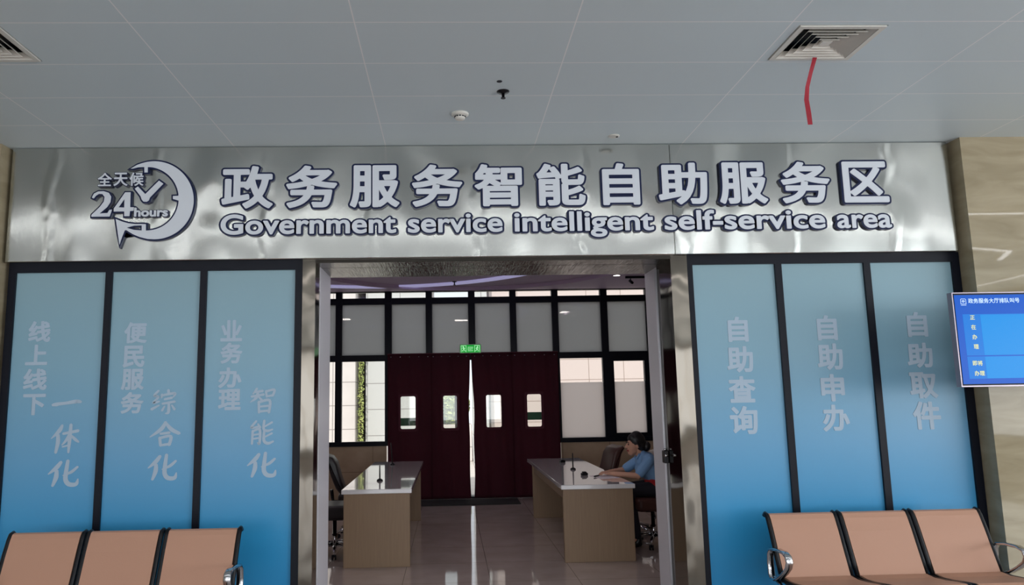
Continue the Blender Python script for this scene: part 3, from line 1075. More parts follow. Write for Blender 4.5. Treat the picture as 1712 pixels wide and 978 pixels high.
for i in range(len(mul) - 1):
    a, c = mul[i][1], mul[i + 1][0]
    for z0, z1, m_ in ((3.385, 3.485, m_clear), (2.405, 3.275, m_film)):
        wi += 1
        struct(MB().box(a, c, YB + 0.045, YB + 0.055, z0, z1).build('window_%d' % wi, m_))
    if c < -0.9:
        wi += 1
        struct(MB().box(a, c, YB + 0.045, YB + 0.055, 0.955, 2.30).build('window_%d' % wi, m_clear))
    if a > 1.8:
        zf = 1.885
        wi += 1
        struct(MB().box(a, c, YB + 0.045, YB + 0.055, zf, 2.30).build('window_%d' % wi, m_clear))
        wi += 1
        struct(MB().box(a, c, YB + 0.045, YB + 0.055, 0.955, zf).build('window_%d' % wi, m_frost))

# glass door leaves behind the curtains
for k_, (x0, x1) in enumerate(((-0.98, -0.34), (-0.33, 0.12), (0.44, 1.05), (1.06, 1.79))):
    d = MB()
    fr = 0.035
    d.box(x0, x0 + fr, YB + .02, YB + .07, 0.02, 2.3); d.box(x1 - fr, x1, YB + .02, YB + .07, 0.02, 2.3)
    d.box(x0 + fr, x1 - fr, YB + .02, YB + .07, 0.02, 0.12); d.box(x0 + fr, x1 - fr, YB + .02, YB + .07, 2.22, 2.3)
    dr = struct(d.build('door_%d' % (k_ + 1), mat('door_grey', rgb(120, 118, 116), 0.4) if k_ == 0 else MATS['door_grey']))
    MB().box(x0 + fr, x1 - fr, YB + .04, YB + .05, 0.12, 2.22).build('pane', m_clear, dr)
    if k_ in (0, 3):
        zc = 1.27 if k_ == 0 else 1.33
        MB().box(x0 + fr, x1 - fr, YB + .034, YB + .039, zc - .065, zc + .065).build('safety_strip', mat('strip_green', rgb(20, 110, 70), 0.5) if k_ == 0 else MATS['strip_green'], dr)

# insulated curtains
def curtain(x0, x1, wx0, wx1, label, edge_l=0.0, edge_r=0.0):
    t = thing('door_curtain', label, 'curtain', ((x0 + x1) / 2, 12.6, 0.0), 'maroon door curtains')
    Z0, Z1 = 0.013, 2.40
    YC = 12.57 if wx0 in (-0.829, 1.297) else 12.6
    wz0, wz1 = 1.155, 1.70
    nx, nz = 26, 44
    xs = sorted(set([x0 + (x1 - x0) * i / nx for i in range(nx + 1)]))
    def wavy(x, z):
        f = 1 - 0.35 * z / Z1
        return 0.018 * f * sin((x - x0) / (x1 - x0) * 2 * pi * 2.2 + x0 * 3) + 0.006 * sin(x * 31 + z * 2.1)
    def sx_(x, z):
        u = (x - x0) / (x1 - x0)
        s = sin(pi * min(1, max(0, (2.32 - z) / 2.3))) * 0.5 + min(1, max(0, (2.32 - z) / 1.0)) * 0.5
        s *= 1 + 0.25 * sin(z * 5)
        return x + edge_l * s * (1 - u) - edge_r * s * u
    bm = bmesh.new()
    # grid with a rectangular hole snapped on the window
    ux = sorted(set([round(v, 5) for v in xs if not (wx0 - .02 < v < wx0 + .02 or wx1 - .02 < v < wx1 + .02)] + [wx0, wx1]))
    uz = [Z0 + (Z1 - Z0) * i / nz for i in range(nz + 1)]
    uz = sorted(set([round(v, 5) for v in uz if not (wz0 - .03 < v < wz0 + .03 or wz1 - .03 < v < wz1 + .03)] + [wz0, wz1]))
    V = {}
    for i, x in enumerate(ux):
        for j, z in enumerate(uz):
            V[i, j] = bm.verts.new((sx_(x, z), YC + wavy(x, z), z))
    for i in range(len(ux) - 1):
        for j in range(len(uz) - 1):
            xm, zm = (ux[i] + ux[i + 1]) / 2, (uz[j] + uz[j + 1]) / 2
            if wx0 < xm < wx1 and wz0 < zm < wz1:
                continue
            f = bm.faces.new((V[i, j], V[i + 1, j], V[i + 1, j + 1], V[i, j + 1]))
            f.smooth = True
    bmesh.ops.solidify(bm, geom=bm.faces[:], thickness=0.012)
    b_ = MB(); b_._merge(bm)
    b_.build('fabric', m_curtain, t)
    wy = YC + wavy((wx0 + wx1) / 2, 1.4)
    sh = sx_((wx0 + wx1) / 2, 1.4) - (wx0 + wx1) / 2
    fr = MB()
    def rr(x0_, x1_, z0_, z1_, r_):
        return arc(x1_ - r_, z1_ - r_, r_, 0, 90, 5) + arc(x0_ + r_, z1_ - r_, r_, 90, 180, 5) + arc(x0_ + r_, z0_ + r_, r_, 180, 270, 5) + arc(x1_ - r_, z0_ + r_, r_, 270, 360, 5)
    fr.prism([rr(wx0 + sh - .035, wx1 + sh + .035, wz0 - .035, wz1 + .035, .03), rr(wx0 + sh + .004, wx1 + sh - .004, wz0 + .004, wz1 - .004, .03)[::-1]], wy - 0.022, wy + 0.018)
    fr.build('window_binding', m_curtain, t)
    MB().box(wx0 + sh - .01, wx1 + sh + .01, wy + 0.004, wy + 0.006, wz0 - .01, wz1 + .01).build('vinyl_pane', m_pvc, t)
    for k_ in range(5):
        x = x0 + 0.06 + (x1 - x0 - 0.12) * k_ / 4
        st = MB().sphere((x, YC - .005 + wavy(x, 2.36) - 0.014, 2.355), 0.011, 1)
        st.build('stud', m_chrome, t)
    return t
curtain(-1.04, -0.30, -0.829, -0.57, 'maroon door curtain at the left end, green strip behind its small window')
curtain(-0.33, 0.352, -0.10, 0.14, 'maroon door curtain left of the bright gap, foliage in its small window', edge_r=0.03)
curtain(0.372, 1.055, 0.58, 0.842, 'maroon door curtain just right of the bright gap', edge_l=0.035, edge_r=-0.02)
curtain(1.052, 1.845, 1.297, 1.545, 'maroon door curtain at the right end, green strip behind its small window')
t = struct(MB().box(-1.05, 1.86, 12.62, 12.66, 2.385, 2.42).build('trim_9', m_curtain))

# exit sign above the curtains
t = thing('exit_sign', 'small lit green exit sign above the maroon curtains', 'exit sign', (0.362, 12.6, 2.42))
MB().box(0.178, 0.546, 12.565, 12.60, 2.405, 2.555, 0.004, 1).build('case', m_white, t)
MB().box(0.190, 0.534, 12.560, 12.566, 2.415, 2.545).build('lit_face', m_green, t)
b_ = MB()
def runner(b_, cx_, sg):
    f = lambda pts: [(cx_ + sg * x, 2.48 + z) for x, z in pts]
    y0, y1 = 12.556, 12.5605
    b_.prism([f([(-.045, -.055), (-.045, .055), (.045, .055), (.045, -.055), (.038, -.055), (.038, .048), (-.038, .048), (-.038, -.055)])], y0, y1)
    b_.prism([[(cx_ + sg * .008 + .010 * cos(a), 2.48 + .034 + .010 * sin(a)) for a in [2 * pi * i / 10 for i in range(10)]]], y0, y1)
    b_.prism([f([(-.006, .022), (.010, .022), (.004, -.012), (-.012, -.010)])], y0, y1)
    b_.prism([f([(.004, -.012), (.022, -.022), (.018, -.050), (.011, -.050), (.012, -.026), (-.006, -.020)])], y0, y1)
    b_.prism([f([(-.012, -.010), (-.002, -.014), (-.016, -.040), (-.034, -.042), (-.034, -.035), (-.020, -.032)])], y0, y1)
    b_.prism([f([(.010, .020), (.030, .006), (.026, .000), (.008, .012)])], y0, y1)
    b_.prism([f([(-.006, .020), (-.026, .006), (-.022, .000), (-.002, .012)])], y0, y1)
runner(b_, 0.248, -1); runner(b_, 0.476, 1)
b_.build('running_figures', m_exitwhite, t)
mb = MB()
raw = glyph_raw('EXIT', 0.0)
fx, fz = fit(extents(raw[0]), 0.318, 0.406, 2.46, 2.49)
put_glyph(mb, raw, fx, fz, 12.557, 12.561)
for z in (2.505, 2.445):
    mb.box(0.316, 0.408, 12.557, 12.561, z - .004, z + .004)
mb.build('lettering', m_exitwhite, t)

# inner ceiling cove: lit rings
def ring(b_, cx_, cy_, r0, r1, z0, z1, n=72):
    bm = bmesh.new()
    R = [[bm.verts.new((cx_ + r * cos(2 * pi * k / n), cy_ + r * sin(2 * pi * k / n), z)) for k in range(n)] for r, z in ((r0, z0), (r1, z0), (r1, z1), (r0, z1))]
    for a in range(4):
        for k in range(n):
            bm.faces.new((R[a][k], R[a][(k + 1) % n], R[(a + 1) % 4][(k + 1) % n], R[(a + 1) % 4][k]))
    b_._merge(bm)
t = thing('cove_light_ring', 'round lavender light band set in the dark inner ceiling', 'light', (0.30, 9.98, HI))
b_ = MB(); ring(b_, 0.30, 9.9, 2.42, 2.52, HI - 0.03, HI - 0.001); b_.build('glow_band', m_lav, t)
b_ = MB(); ring(b_, 0.30, 9.9, 2.36, 2.42, HI - 0.06, HI - 0.001); b_.build('rim', m_ceil2, t)
t = thing('cove_light_arc', 'second lavender light band curving across the inner ceiling at the left', 'light', (-0.9, 9.2, HI))
b_ = MB(); ring(b_, -1.1, 9.3, 2.7, 2.86, HI - 0.028, HI - 0.001); b_.build('glow_band', m_lav, t)

def downlight(x, y, label):
    t = thing('downlight', label, 'light', (x, y, HI), 'recessed downlights in the inner ceiling')
    b_ = MB(); ring(b_, x, y, 0.05, 0.065, HI - 0.006, HI - 0.0005, 24); b_.build('trim_ring', m_white, t)
    MB().lathe([(0.05, -0.001), (0.05, -0.004)], (x, y, HI), 20).build('lens', m_lamp, t)
downlight(2.62, 11.28, 'small bright round downlight at the right of the inner ceiling')
for x, y in ((-2.6, 8.2), (-2.6, 10.8), (2.9, 8.6)):
    downlight(x, y, 'round recessed downlight in the inner ceiling above the desks')
for i, (x, y) in enumerate(((-2.4, 8.6), (0.3, 8.0), (2.6, 9.4))):
    l = light('downlight_glow', 'AREA', (x, y, HI - 0.02), (0, 0, 0), 7, (1, 0.9, 0.84), 0.3)
t = thing('pendant_sprinkler', 'small dark sprinkler under the inner ceiling above the curtains', 'sprinkler', (0.1, 11.7, HI))
MB().lathe([(0.04, 0), (0.036, -0.008), (0.012, -0.012)], (0.1, 11.7, HI), 14).build('escutcheon', m_darkmetal, t)
MB().lathe([(0.010, -0.01), (0.010, -0.05), (0.022, -0.055), (0.022, -0.06)], (0.1, 11.7, HI), 10).build('nozzle', m_darkmetal, t)
t = thing('track_spotlight', 'dark ceiling track with small spots near the right jamb', 'light', (3.1, 11.4, HI))
MB().box(2.78, 3.5, 11.36, 11.40, HI - 0.035, HI - 0.001).build('track', m_black, t)
for x in (2.86, 3.22):
    b_ = MB(); b_.tube([(x, 11.38, HI - 0.035), (x, 11.38, HI - 0.07)], 0.008, 8); b_.tube([(x - .01, 11.40, HI - 0.07), (x + .015, 11.33, HI - 0.115)], 0.022, 12)
    b_.build('spot_head', m_black, t)

# floor mat
struct(MB().box(-1.06, 1.86, 12.63, 12.86, 0.0, 0.035).build('light_stop_strip', m_black))  # threshold strip added to stop light leaking under the curtains
tag(MB().box(-1.2, 1.09, 11.85, 12.5, 0.0, 0.012, 0.003, 1).build('door_mat', mat('mat_grey', rgb(52, 50, 50), 0.95)), 'dark grey mat on the floor before the maroon curtains', 'mat')
add_bump(MATS['mat_grey'], (1, 1, 1), 140, 2, 0.8, 0.01)

# ------------------------------------------------------------------ desks
def desk(x0, x1, label):
    t = thing('reception_desk', label, 'desk', ((x0 + x1) / 2, 9.3, 0), 'white topped reception desks')
    y0, y1 = 7.66, 10.98
    MB().box(x0, x1, y0, y1, 0.715, 0.76, 0.006, 2).build('top', m_top, t)
    MB().box(x0 + .02, x1 - .02, y0 + .03, y0 + .085, 0.0, 0.715, 0.003, 1).build('end_panel', m_wood, t)
    MB().box(x0 + .02, x1 - .02, y1 - .49, y1 - .435, 0.0, 0.715, 0.003, 1).build('end_panel', m_wood, t)
    inner = x1 - .06 if x0 < 0 else x0 + .04
    MB().box(inner, inner + .02, y0 + .085, y1 - .49, 0.61, 0.715).build('apron', m_wood, t)
    MB().box((x0 + x1) / 2 - .01, (x0 + x1) / 2 + .01, y0 + .085, y1 - .49, 0.32, 0.715).build('modesty_panel', m_wood, t)
    return t
desk(-1.10, -0.395, 'beige desk with glossy white top left of the aisle')
desk(1.115, 1.87, 'beige desk with glossy white top right of the aisle where the woman sits')

ZT = 0.76
def pen_stand(x, y, label, h=0.17, tilt=0.0):
    t = thing('pen_stand', label, 'pen stand', (x, y, ZT), 'black pen stands on the desks')
    MB().lathe([(0.034, 0), (0.034, 0.012), (0.022, 0.02), (0.012, 0.026)], (x, y, ZT), 20).build('base', m_shell, t)
    MB().tube([(x, y, ZT + .02), (x + tilt * .5, y, ZT + h * .5), (x + tilt, y, ZT + h)], 0.007, 8, radii=[0.008, 0.008, 0.006]).build('pen', m_shell, t)
pen_stand(-0.786, 8.437, 'black pen stand near the front of the left desk')
pen_stand(-0.80, 10.45, 'black pen stand at the far end of the left desk', 0.3, -0.02)
pen_stand(1.50, 9.25, 'black pen stand in the middle of the right desk', 0.2)
def block(x, y, label, rz):
    t = thing('desk_clip', label, 'clip', (x, y, ZT), 'small dark clips on the right desk')
    MB().obox((x, y, ZT + .014), (0.075, 0.045, 0.028), (0, 0, rz), 0.006, 2).build('body', m_shell, t)
    MB().obox((x, y, ZT + .034), (0.05, 0.03, 0.014), (0.2, 0, rz), 0.004, 2).build('lever', m_darkmetal, t)
block(1.52, 10.25, 'small dark clip at the far end of the right desk', 0.3)
block(1.515, 8.56, 'small dark clip lying on the right desk before the hands', 0.5)
b_ = MB()
b_.obox((1.70, 8.36, ZT + .0015), (0.22, 0.30, 0.003), (0, 0, 0.25))
tag(b_.build('paper_sheet', mat('paper', rgb(235, 225, 232), 0.7)), 'white paper sheet under the hands on the right desk', 'paper')
b_ = MB(); b_.tube([(1.58, 8.32, ZT + .011), (1.66, 8.44, ZT + .011), (1.67, 8.456, ZT + .011)], 0.007, 8, radii=[.007, .007, .003])
tag(b_.build('pen', m_shell), 'dark pen lying on the paper sheet on the right desk', 'pen')

# ------------------------------------------------------------------ office chairs
def rounded(b_, c, size, rot, bev):
    b_.obox(c, size, rot, bev, 4)

def office_chair(x, y, rz, leather, label):
    """built facing -x, then turned"""
    t = thing('office_chair', label, 'chair', (x, y, 0), 'leather office chairs at the desks')
    t['_o'] = (0, 0, 0)
    b_ = MB(); rounded(b_, (0, 0, 0.465), (0.52, 0.52, 0.15), (0, 0, 0), 0.055); b_.build('seat', leather, t, smooth_angle=1)
    b_ = MB()
    prof = [(-0.06, 0.0), (0.0, 0.10), (0.035, 0.26), (0.05, 0.42), (0.085, 0.50), (0.055, 0.53), (-0.02, 0.50), (-0.06, 0.42), (-0.075, 0.26), (-0.095, 0.12), (-0.11, 0.0)]
    L3 = [(0.27 + p[0] + p[1] * 0.16, 0.50 + p[1] * 0.92) for p in prof]
    bm = bmesh.new()
    A = [bm.verts.new((p[0], -0.25, p[1])) for p in L3]; B = [bm.verts.new((p[0], 0.25, p[1])) for p in L3]
    n = len(L3)
    bm.faces.new(A); bm.faces.new(B[::-1])
    for i in range(n):
        bm.faces.new((A[i], A[(i + 1) % n], B[(i + 1) % n], B[i]))
    bmesh.ops.recalc_face_normals(bm, faces=bm.faces)
    bmesh.ops.bevel(bm, geom=[e for e in bm.edges if abs(e.verts[0].co.y - e.verts[1].co.y) < 1e-6], offset=0.03, segments=3, profile=0.5, affect='EDGES')
    for f in bm.faces:
        f.smooth = True
    b_._merge(bm)
    b_.build('backrest', leather, t)
    b_ = MB(); b_.tube([(0.22, 0, 0.40), (0.33, 0, 0.42), (0.35, 0, 0.56)], 0.022, 8); b_.box(-0.10, 0.24, -0.07, 0.07, 0.365, 0.395); b_.build('mechanism', m_darkmetal, t)
    b_ = MB(); b_.tube([(-0.02, -0.06, 0.375), (-0.06, -0.24, 0.34), (-0.08, -0.29, 0.335)], 0.009, 8); b_.build('lever', m_shell, t)
    b_ = MB(); b_.tube([(0, 0, 0.10), (0, 0, 0.22), (0, 0, 0.221), (0, 0, 0.37)], 0.03, 14, radii=[.034, .034, .022, .022]); b_.build('gas_column', m_chrome, t)
    for k_ in range(5):
        a = 2 * pi * k_ / 5 + 0.5
        d = Vector((cos(a), sin(a), 0))
        b_ = MB(); b_.tube([d * 0.02 + Vector((0, 0, .115)), d * 0.18 + Vector((0, 0, .10)), d * 0.31 + Vector((0, 0, .072))], 0.02, 8, radii=[.028, .022, .016])
        lg = b_.build('base_leg', m_chrome, t)
        b_ = MB()
        pz = d * 0.30
        sd = Vector((-d.y, d.x, 0))
        for s_ in (-1, 1):
            b_.tube([pz + sd * (0.008 * s_) + Vector((0, 0, .028)), pz + sd * (0.024 * s_) + Vector((0, 0, .028))], 0.028, 14)
        b_.tube([pz + Vector((0, 0, .03)), pz + Vector((0, 0, .075))], 0.008, 8)
        b_.build('caster', m_shell, lg)
    t.rotation_euler = (0, 0, rz)
    return t
office_chair(2.25, 8.47, 0.08, m_brown, 'brown leather office chair the woman is sitting on')
office_chair(2.13, 9.2, -0.12, m_brown, 'empty brown leather office chair just beyond the seated woman')
office_chair(1.85, 10.1, 0.1, m_brown, 'brown leather office chair pushed under the far end of the right desk')
office_chair(-1.27, 8.38, pi - 0.05, m_blackleather, 'nearest black leather office chair left of the left desk')
office_chair(-1.13, 9.5, pi + 0.1, m_blackleather, 'farther black leather office chair left of the left desk')

# ------------------------------------------------------------------ person
def fuse(parts, voxel, name, mats, parent=None, smooth_it=6, pick=None):
    """tapered capsules and ellipsoids fused into one continuous surface"""
    bm = bmesh.new()
    for p in parts:
        tb = bmesh.new()
        if p[0] == 'c':
            _, a, b2, r0, r1 = p
            for c, r in ((a, r0), (b2, r1)):
                bmesh.ops.create_icosphere(tb, subdivisions=2, radius=r, matrix=Matrix.Translation(c))
            res = bmesh.ops.convex_hull(tb, input=tb.verts)
            inter = [g for g in res['geom_interior'] if isinstance(g, bmesh.types.BMVert)]
            bmesh.ops.delete(tb, geom=inter, context='VERTS')
        else:
            _, c, r3, rot = p
            from mathutils import Euler
            bmesh.ops.create_icosphere(tb, subdivisions=3, radius=1, matrix=Matrix.Translation(c) @ Euler(rot).to_matrix().to_4x4() @ Matrix.Diagonal((r3[0], r3[1], r3[2], 1)))
        mp = {v: bm.verts.new(v.co) for v in tb.verts}
        for f in tb.faces:
            try:
                bm.faces.new([mp[v] for v in f.verts])
            except ValueError:
                pass
        tb.free()
    me = bpy.data.meshes.new(name)
    bmesh.ops.recalc_face_normals(bm, faces=bm.faces)
    bm.to_mesh(me); bm.free()
    o = bpy.data.objects.new(name + '_raw', me)
    COL.objects.link(o)
    md = o.modifiers.new('r', 'REMESH'); md.mode = 'VOXEL'; md.voxel_size = voxel; md.use_smooth_shade = True
    ms = o.modifiers.new('s', 'SMOOTH'); ms.factor = 0.5; ms.iterations = smooth_it
    bpy.context.view_layer.update()
    dg = bpy.context.evaluated_depsgraph_get()
    me2 = bpy.data.meshes.new_from_object(o.evaluated_get(dg))
    me2.name = name
    bpy.data.objects.remove(o)
    me2.materials.clear()
    for m_ in mats:
        me2.materials.append(m_)
    for p in me2.polygons:
        p.use_smooth = True
        p.material_index = pick(p.center) if pick else 0
    o = bpy.data.objects.new(name, me2)
    COL.objects.link(o)
    if parent:
        o.parent = parent
        org = Vector(parent['_o'])
        me2.transform(Matrix.Translation(-org))
    return o

m_skin = mat('skin', rgb(206, 156, 132), 0.55)
m_lip = mat('lip', rgb(168, 84, 80), 0.5)
m_hair = mat('black_hair', rgb(22, 18, 20), 0.4)
add_bump(m_hair, (1, 1, 1), 90, 3, 0.3, 0.004)
m_shirt = mat('light_blue_shirt', rgb(126, 168, 214), 0.75)
add_bump(m_shirt, (1, 1, 1), 14, 3, 0.35, 0.012)
m_sash = mat('red_sash', rgb(186, 34, 36), 0.6)
m_trouser = mat('dark_trousers', rgb(34, 32, 42), 0.8)
m_shoe = mat('black_shoe', rgb(22, 20, 22), 0.35)
m_eye = mat('dark_eye', rgb(18, 14, 14), 0.2)

PY = 8.45
V3 = lambda x, y, z: Vector((x, PY + y, z))
per = thing('person', 'seated woman in light blue shirt and red sash, hands resting on the right desk', 'person', (2.25, PY, 0))
per['_o'] = (0, 0, 0); per.location = (0, 0, 0)
HX, HZ = 2.082, 1.098       # head centre
body = []
body += [('e', V3(HX + .012, 0, HZ + .032), (.092, .072, .092), (0, 0, 0)),          # cranium
         ('e', V3(HX - .030, 0, HZ - .028), (.062, .058, .088), (0, -0.12, 0)),        # face
         ('e', V3(HX - .050, 0, HZ - .092), (.034, .036, .028), (0, 0.2, 0)),          # chin
         ('c', V3(HX - .012, 0.030, HZ - .070), V3(HX - .052, .012, HZ - .096), .024, .020),
         ('c', V3(HX - .012, -.030, HZ - .070), V3(HX - .052, -.012, HZ - .096), .024, .020),
         ('c', V3(HX - .088, 0, HZ + .006), V3(HX - .106, 0, HZ - .028), .009, .0125),   # nose
         ('c', V3(HX - .097, .009, HZ - .032), V3(HX - .097, -.009, HZ - .032), .009, .009),
         ('e', V3(HX - .086, 0, HZ - .058), (.014, .022, .0085), (0, 0, 0)),           # lips
         ('e', V3(HX - .083, 0, HZ - .070), (.013, .018, .008), (0, 0, 0)),
         ('e', V3(HX + .012, -.073, HZ - .012), (.017, .010, .028), (0, 0.15, 0.2)),   # ears
         ('e', V3(HX + .012, .073, HZ - .012), (.017, .010, .028), (0, 0.15, -0.2)),
         ('c', V3(HX + .025, 0, HZ - .06), V3(HX + .085, 0, HZ - .165), .047, .052),   # neck
         ('c', V3(2.19, -.11, .93), V3(2.19, .11, .93), .066, .066),                   # shoulders
         ('c', V3(2.20, 0, .90), V3(2.30, 0, .74), .105, .10),
         ('c', V3(2.30, 0, .74), V3(2.37, 0, .62), .105, .11),
         ('c', V3(2.37, -.09, .625), V3(2.37, .09, .625), .085, .085)]
for s_ in (-1, 1):
    body += [('c', V3(2.36, s_ * .09, .62), V3(1.97, s_ * .10, .605), .082, .058),
             ('c', V3(1.97, s_ * .10, .60), V3(2.03, s_ * .10, .12), .056, .038),
             ('c', V3(2.03, s_ * .10, .09), V3(1.92, s_ * .11, .045), .034, .028)]
# arms: left (towards the view) and right
armL = [V3(2.185, -.165, .925), V3(2.045, -.215, .775), V3(1.785, -.075, .795)]
armR = [V3(2.175, .165, .925), V3(1.985, .20, .80), V3(1.80, .085, .797)]
for A in (armL, armR):
    body += [('c', A[0], A[1], .047, .037), ('c', A[1], A[2], .036, .024)]
# hands: palm, four bent fingers and a thumb each; the near hand lies over the far one
def hand(w, dirn, sidev, lift):
    d = Vector(dirn).normalized(); sd = Vector(sidev).normalized()
    up = Vector((0, 0, 1))
    P = w + d * 0.045
    out = [('c', w, P + sd * .018, .022, .0135), ('c', w, P - sd * .018, .022, .0135), ('c', P + sd * .022, P - sd * .022, .0135, .0135)]
    for k_, ln in enumerate((.062, .072, .068, .052)):
        o_ = sd * (0.0255 - 0.017 * k_)
        b0 = P + o_ + d * .012; b1 = b0 + d * ln * .5 + up * (.004 + lift); b2 = b1 + d * ln * .32 - up * .010; b3 = b2 + d * ln * .22 - up * .010
        out += [('c', b0, b1, .0088, .0082), ('c', b1, b2, .0082, .0076), ('c', b2, b3, .0076, .0066)]
    t0 = w + d * .022 + sd * .022; t1 = t0 + d * .026 + sd * .022 - up * .004; t2 = t1 + d * .028 + sd * .004 - up * .006
    out += [('c', t0, t1, .012, .010), ('c', t1, t2, .010, .008)]
    return out
body += hand(armL[2], (-1, .28, -.02), (.28, 1, 0), .002)
body += hand(armR[2], (-1, -.22, -.06), (.22, -1, 0), 0.0)

def body_mat(c):
    if (c - V3(HX - .09, 0, HZ - .064)).length < .026 and abs(c.z - (HZ - .064)) < .011:
        return 1
    return 0
fuse(body, 0.0048, 'body', [m_skin, m_lip], per, 4, body_mat)
for s_ in (-1, 1):
    b_ = MB(); b_.sphere(V3(HX - .082, s_ * .030, HZ + .004), .0105, 2, (.7, 1.15, .75)); b_.build('eye', m_eye, per)
    b_ = MB(); b_.tube([V3(HX - .096, s_ * .014, HZ + .024), V3(HX - .092, s_ * .032, HZ + .029), V3(HX - .078, s_ * .048, HZ + .023)], .0035, 6); b_.build('eyebrow', m_hair, per)
hair = [('e', V3(HX + .022, 0, HZ + .045), (.098, .081, .094), (0, 0, 0)),
        ('e', V3(HX + .055, 0, HZ - .005), (.062, .072, .075), (0, 0, 0)),
        ('e', V3(HX - .038, 0, HZ + .082), (.052, .058, .034), (0, -0.75, 0)),
        ('e', V3(HX + .02, 0, HZ + .075), (.075, .066, .078), (0, 0, 0)),
        ('c', V3(HX + .002, -.070, HZ + .03), V3(HX + .028, -.070, HZ - .02), .016, .014),
        ('c', V3(HX + .002, .070, HZ + .03), V3(HX + .028, .070, HZ - .02), .016, .014),
        ('e', V3(HX + .128, 0, HZ - .022), (.048, .055, .058), (0, 0.3, 0)),
        ('c', V3(HX + .07, 0, HZ - .005), V3(HX + .12, 0, HZ - .02), .045, .045)]
fuse(hair, 0.006, 'hair', [m_hair], per, 3)
shirt = [('c', V3(2.19, -.115, .935), V3(2.19, .115, .935), .074, .074),
         ('c', V3(2.195, 0, .905), V3(2.30, 0, .74), .120, .122),
         ('c', V3(2.20, -.06, .86), V3(2.30, -.05, .72), .09, .105), ('c', V3(2.20, .06, .86), V3(2.30, .05, .72), .09, .105),
         ('c', V3(2.14, -.055, .83), V3(2.14, .055, .83), .062, .062),
         ('c', V3(2.30, 0, .74), V3(2.36, 0, .655), .122, .124),
         ('c', V3(2.145, .028, .985), V3(2.165, -.028, .985), .05, .05)]
for A, s_ in ((armL, -1), (armR, 1)):
    e_ = A[0].lerp(A[1], .80)
    shirt += [('c', A[0], e_, .060, .056)]
fuse(shirt, 0.008, 'shirt', [m_shirt], per, 3)
b_ = MB()
b_.tube([V3(2.118, -.045, 1.0), V3(2.085, -.05, .955), V3(2.10, -.02, .945)], .012, 8); b_.tube([V3(2.118, .045, 1.0), V3(2.085, .05, .955), V3(2.10, .02, .945)], .012, 8)
b_.build('collar', m_shirt, per)
# sash: diagonal band lying around the waist
sash = []
n_ = 26
for i in range(n_):
    a0 = 2 * pi * i / n_; a1 = 2 * pi * (i + 1) / n_
    def sp_(a):
        return V3(2.345 + .152 * cos(a), .205 * sin(a), .66 - .045 * cos(a))
    for dz in (-1, 0, 1):
        w0, w1 = .030 + .018 * cos(a0), .030 + .018 * cos(a1)
        sash.append(('c', sp_(a0) + Vector((0, 0, dz * w0)), sp_(a1) + Vector((0, 0, dz * w1)), .018, .018))
fuse(sash, 0.008, 'sash', [m_sash], per, 2)
tr = [('c', V3(2.37, -.09, .615), V3(2.37, .09, .615), .105, .105)]
for s_ in (-1, 1):
    tr += [('c', V3(2.36, s_ * .09, .625), V3(1.965, s_ * .10, .607), .094, .068), ('c', V3(1.965, s_ * .10, .60), V3(2.03, s_ * .10, .13), .066, .052)]
fuse(tr, 0.009, 'trousers', [m_trouser], per, 3)
for s_ in (-1, 1):
    fuse([('c', V3(2.045, s_ * .10, .045), V3(1.90, s_ * .112, .036), .043, .034), ('c', V3(2.04, s_ * .10, .08), V3(2.03, s_ * .10, .05), .042, .043)], 0.007, 'shoe', [m_shoe], per, 2)

# ------------------------------------------------------------------ doorway lock and handle
t = thing('door_lock', 'dark lock case on the right door post of the stainless doorway', 'lock', (1.75, 6.12, 1.14))
b_ = MB(); b_.box(1.728, 1.765, 6.06, 6.13, 1.10, 1.20, 0.006, 2); b_.build('case', m_darkmetal, t)
b_ = MB(); b_.tube([(1.745, 6.065, 1.165), (1.745, 6.03, 1.165), (1.72, 6.02, 1.165)], 0.010, 10); b_.build('knob', m_chrome, t)
b_ = MB(); b_.lathe([(0.012, 0), (0.012, 0.014), (0.006, 0.016)], (1.745, 6.09, 1.2), 12); b_.build('cylinder', m_chrome, t)

# ------------------------------------------------------------------ queue screen on the right
m_bezel = mat('silver_bezel', rgb(150, 140, 150), 0.3, 0.7)
m_screen = mat('screen_blue', rgb(2, 8, 20), 0.25, 0, 0.15, emit=rgb(0, 96, 216), estr=0.85)
m_screen2 = mat('screen_light_blue', rgb(2, 10, 22), 0.25, 0, 0.15, emit=rgb(0, 150, 238), estr=0.95)
m_screen3 = mat('screen_mid_blue', rgb(2, 10, 22), 0.25, 0, 0.15, emit=rgb(0, 128, 230), estr=0.92)
m_sline = mat('screen_divider', rgb(6, 30, 80), 0.1, emit=rgb(6, 78, 190), estr=0.8)
m_syel = mat('screen_yellow_text', rgb(120, 120, 80), 0.3, emit=rgb(216, 214, 130), estr=0.9)
m_swh = mat('screen_white_text', rgb(120, 130, 140), 0.3, emit=rgb(190, 222, 250), estr=0.9)
YT = 5.0
TX0, TX1, TZ0, TZ1 = 3.502, 4.66, 1.665, 2.318
tv = thing('queue_screen', 'blue queue display screen hanging beside the right pilaster', 'screen', ((TX0 + TX1) / 2, YT, TZ0))
b_ = MB()
b_.box(TX0, TX1, YT, YT + .05, TZ1 - .007, TZ1); b_.box(TX0, TX1, YT, YT + .05, TZ0, TZ0 + .009)
b_.box(TX0, TX0 + .007, YT, YT + .05, TZ0 + .009, TZ1 - .007); b_.box(TX1 - .007, TX1, YT, YT + .05, TZ0 + .009, TZ1 - .007)
b_.box(TX0 + .007, TX1 - .007, YT + .03, YT + .05, TZ0 + .009, TZ1 - .007)
b_.box(TX0 + .2, TX1 - .2, YT + .05, YT + .085, TZ0 + .1, TZ1 - .1, .01, 2)
b_.build('housing', m_bezel, tv)
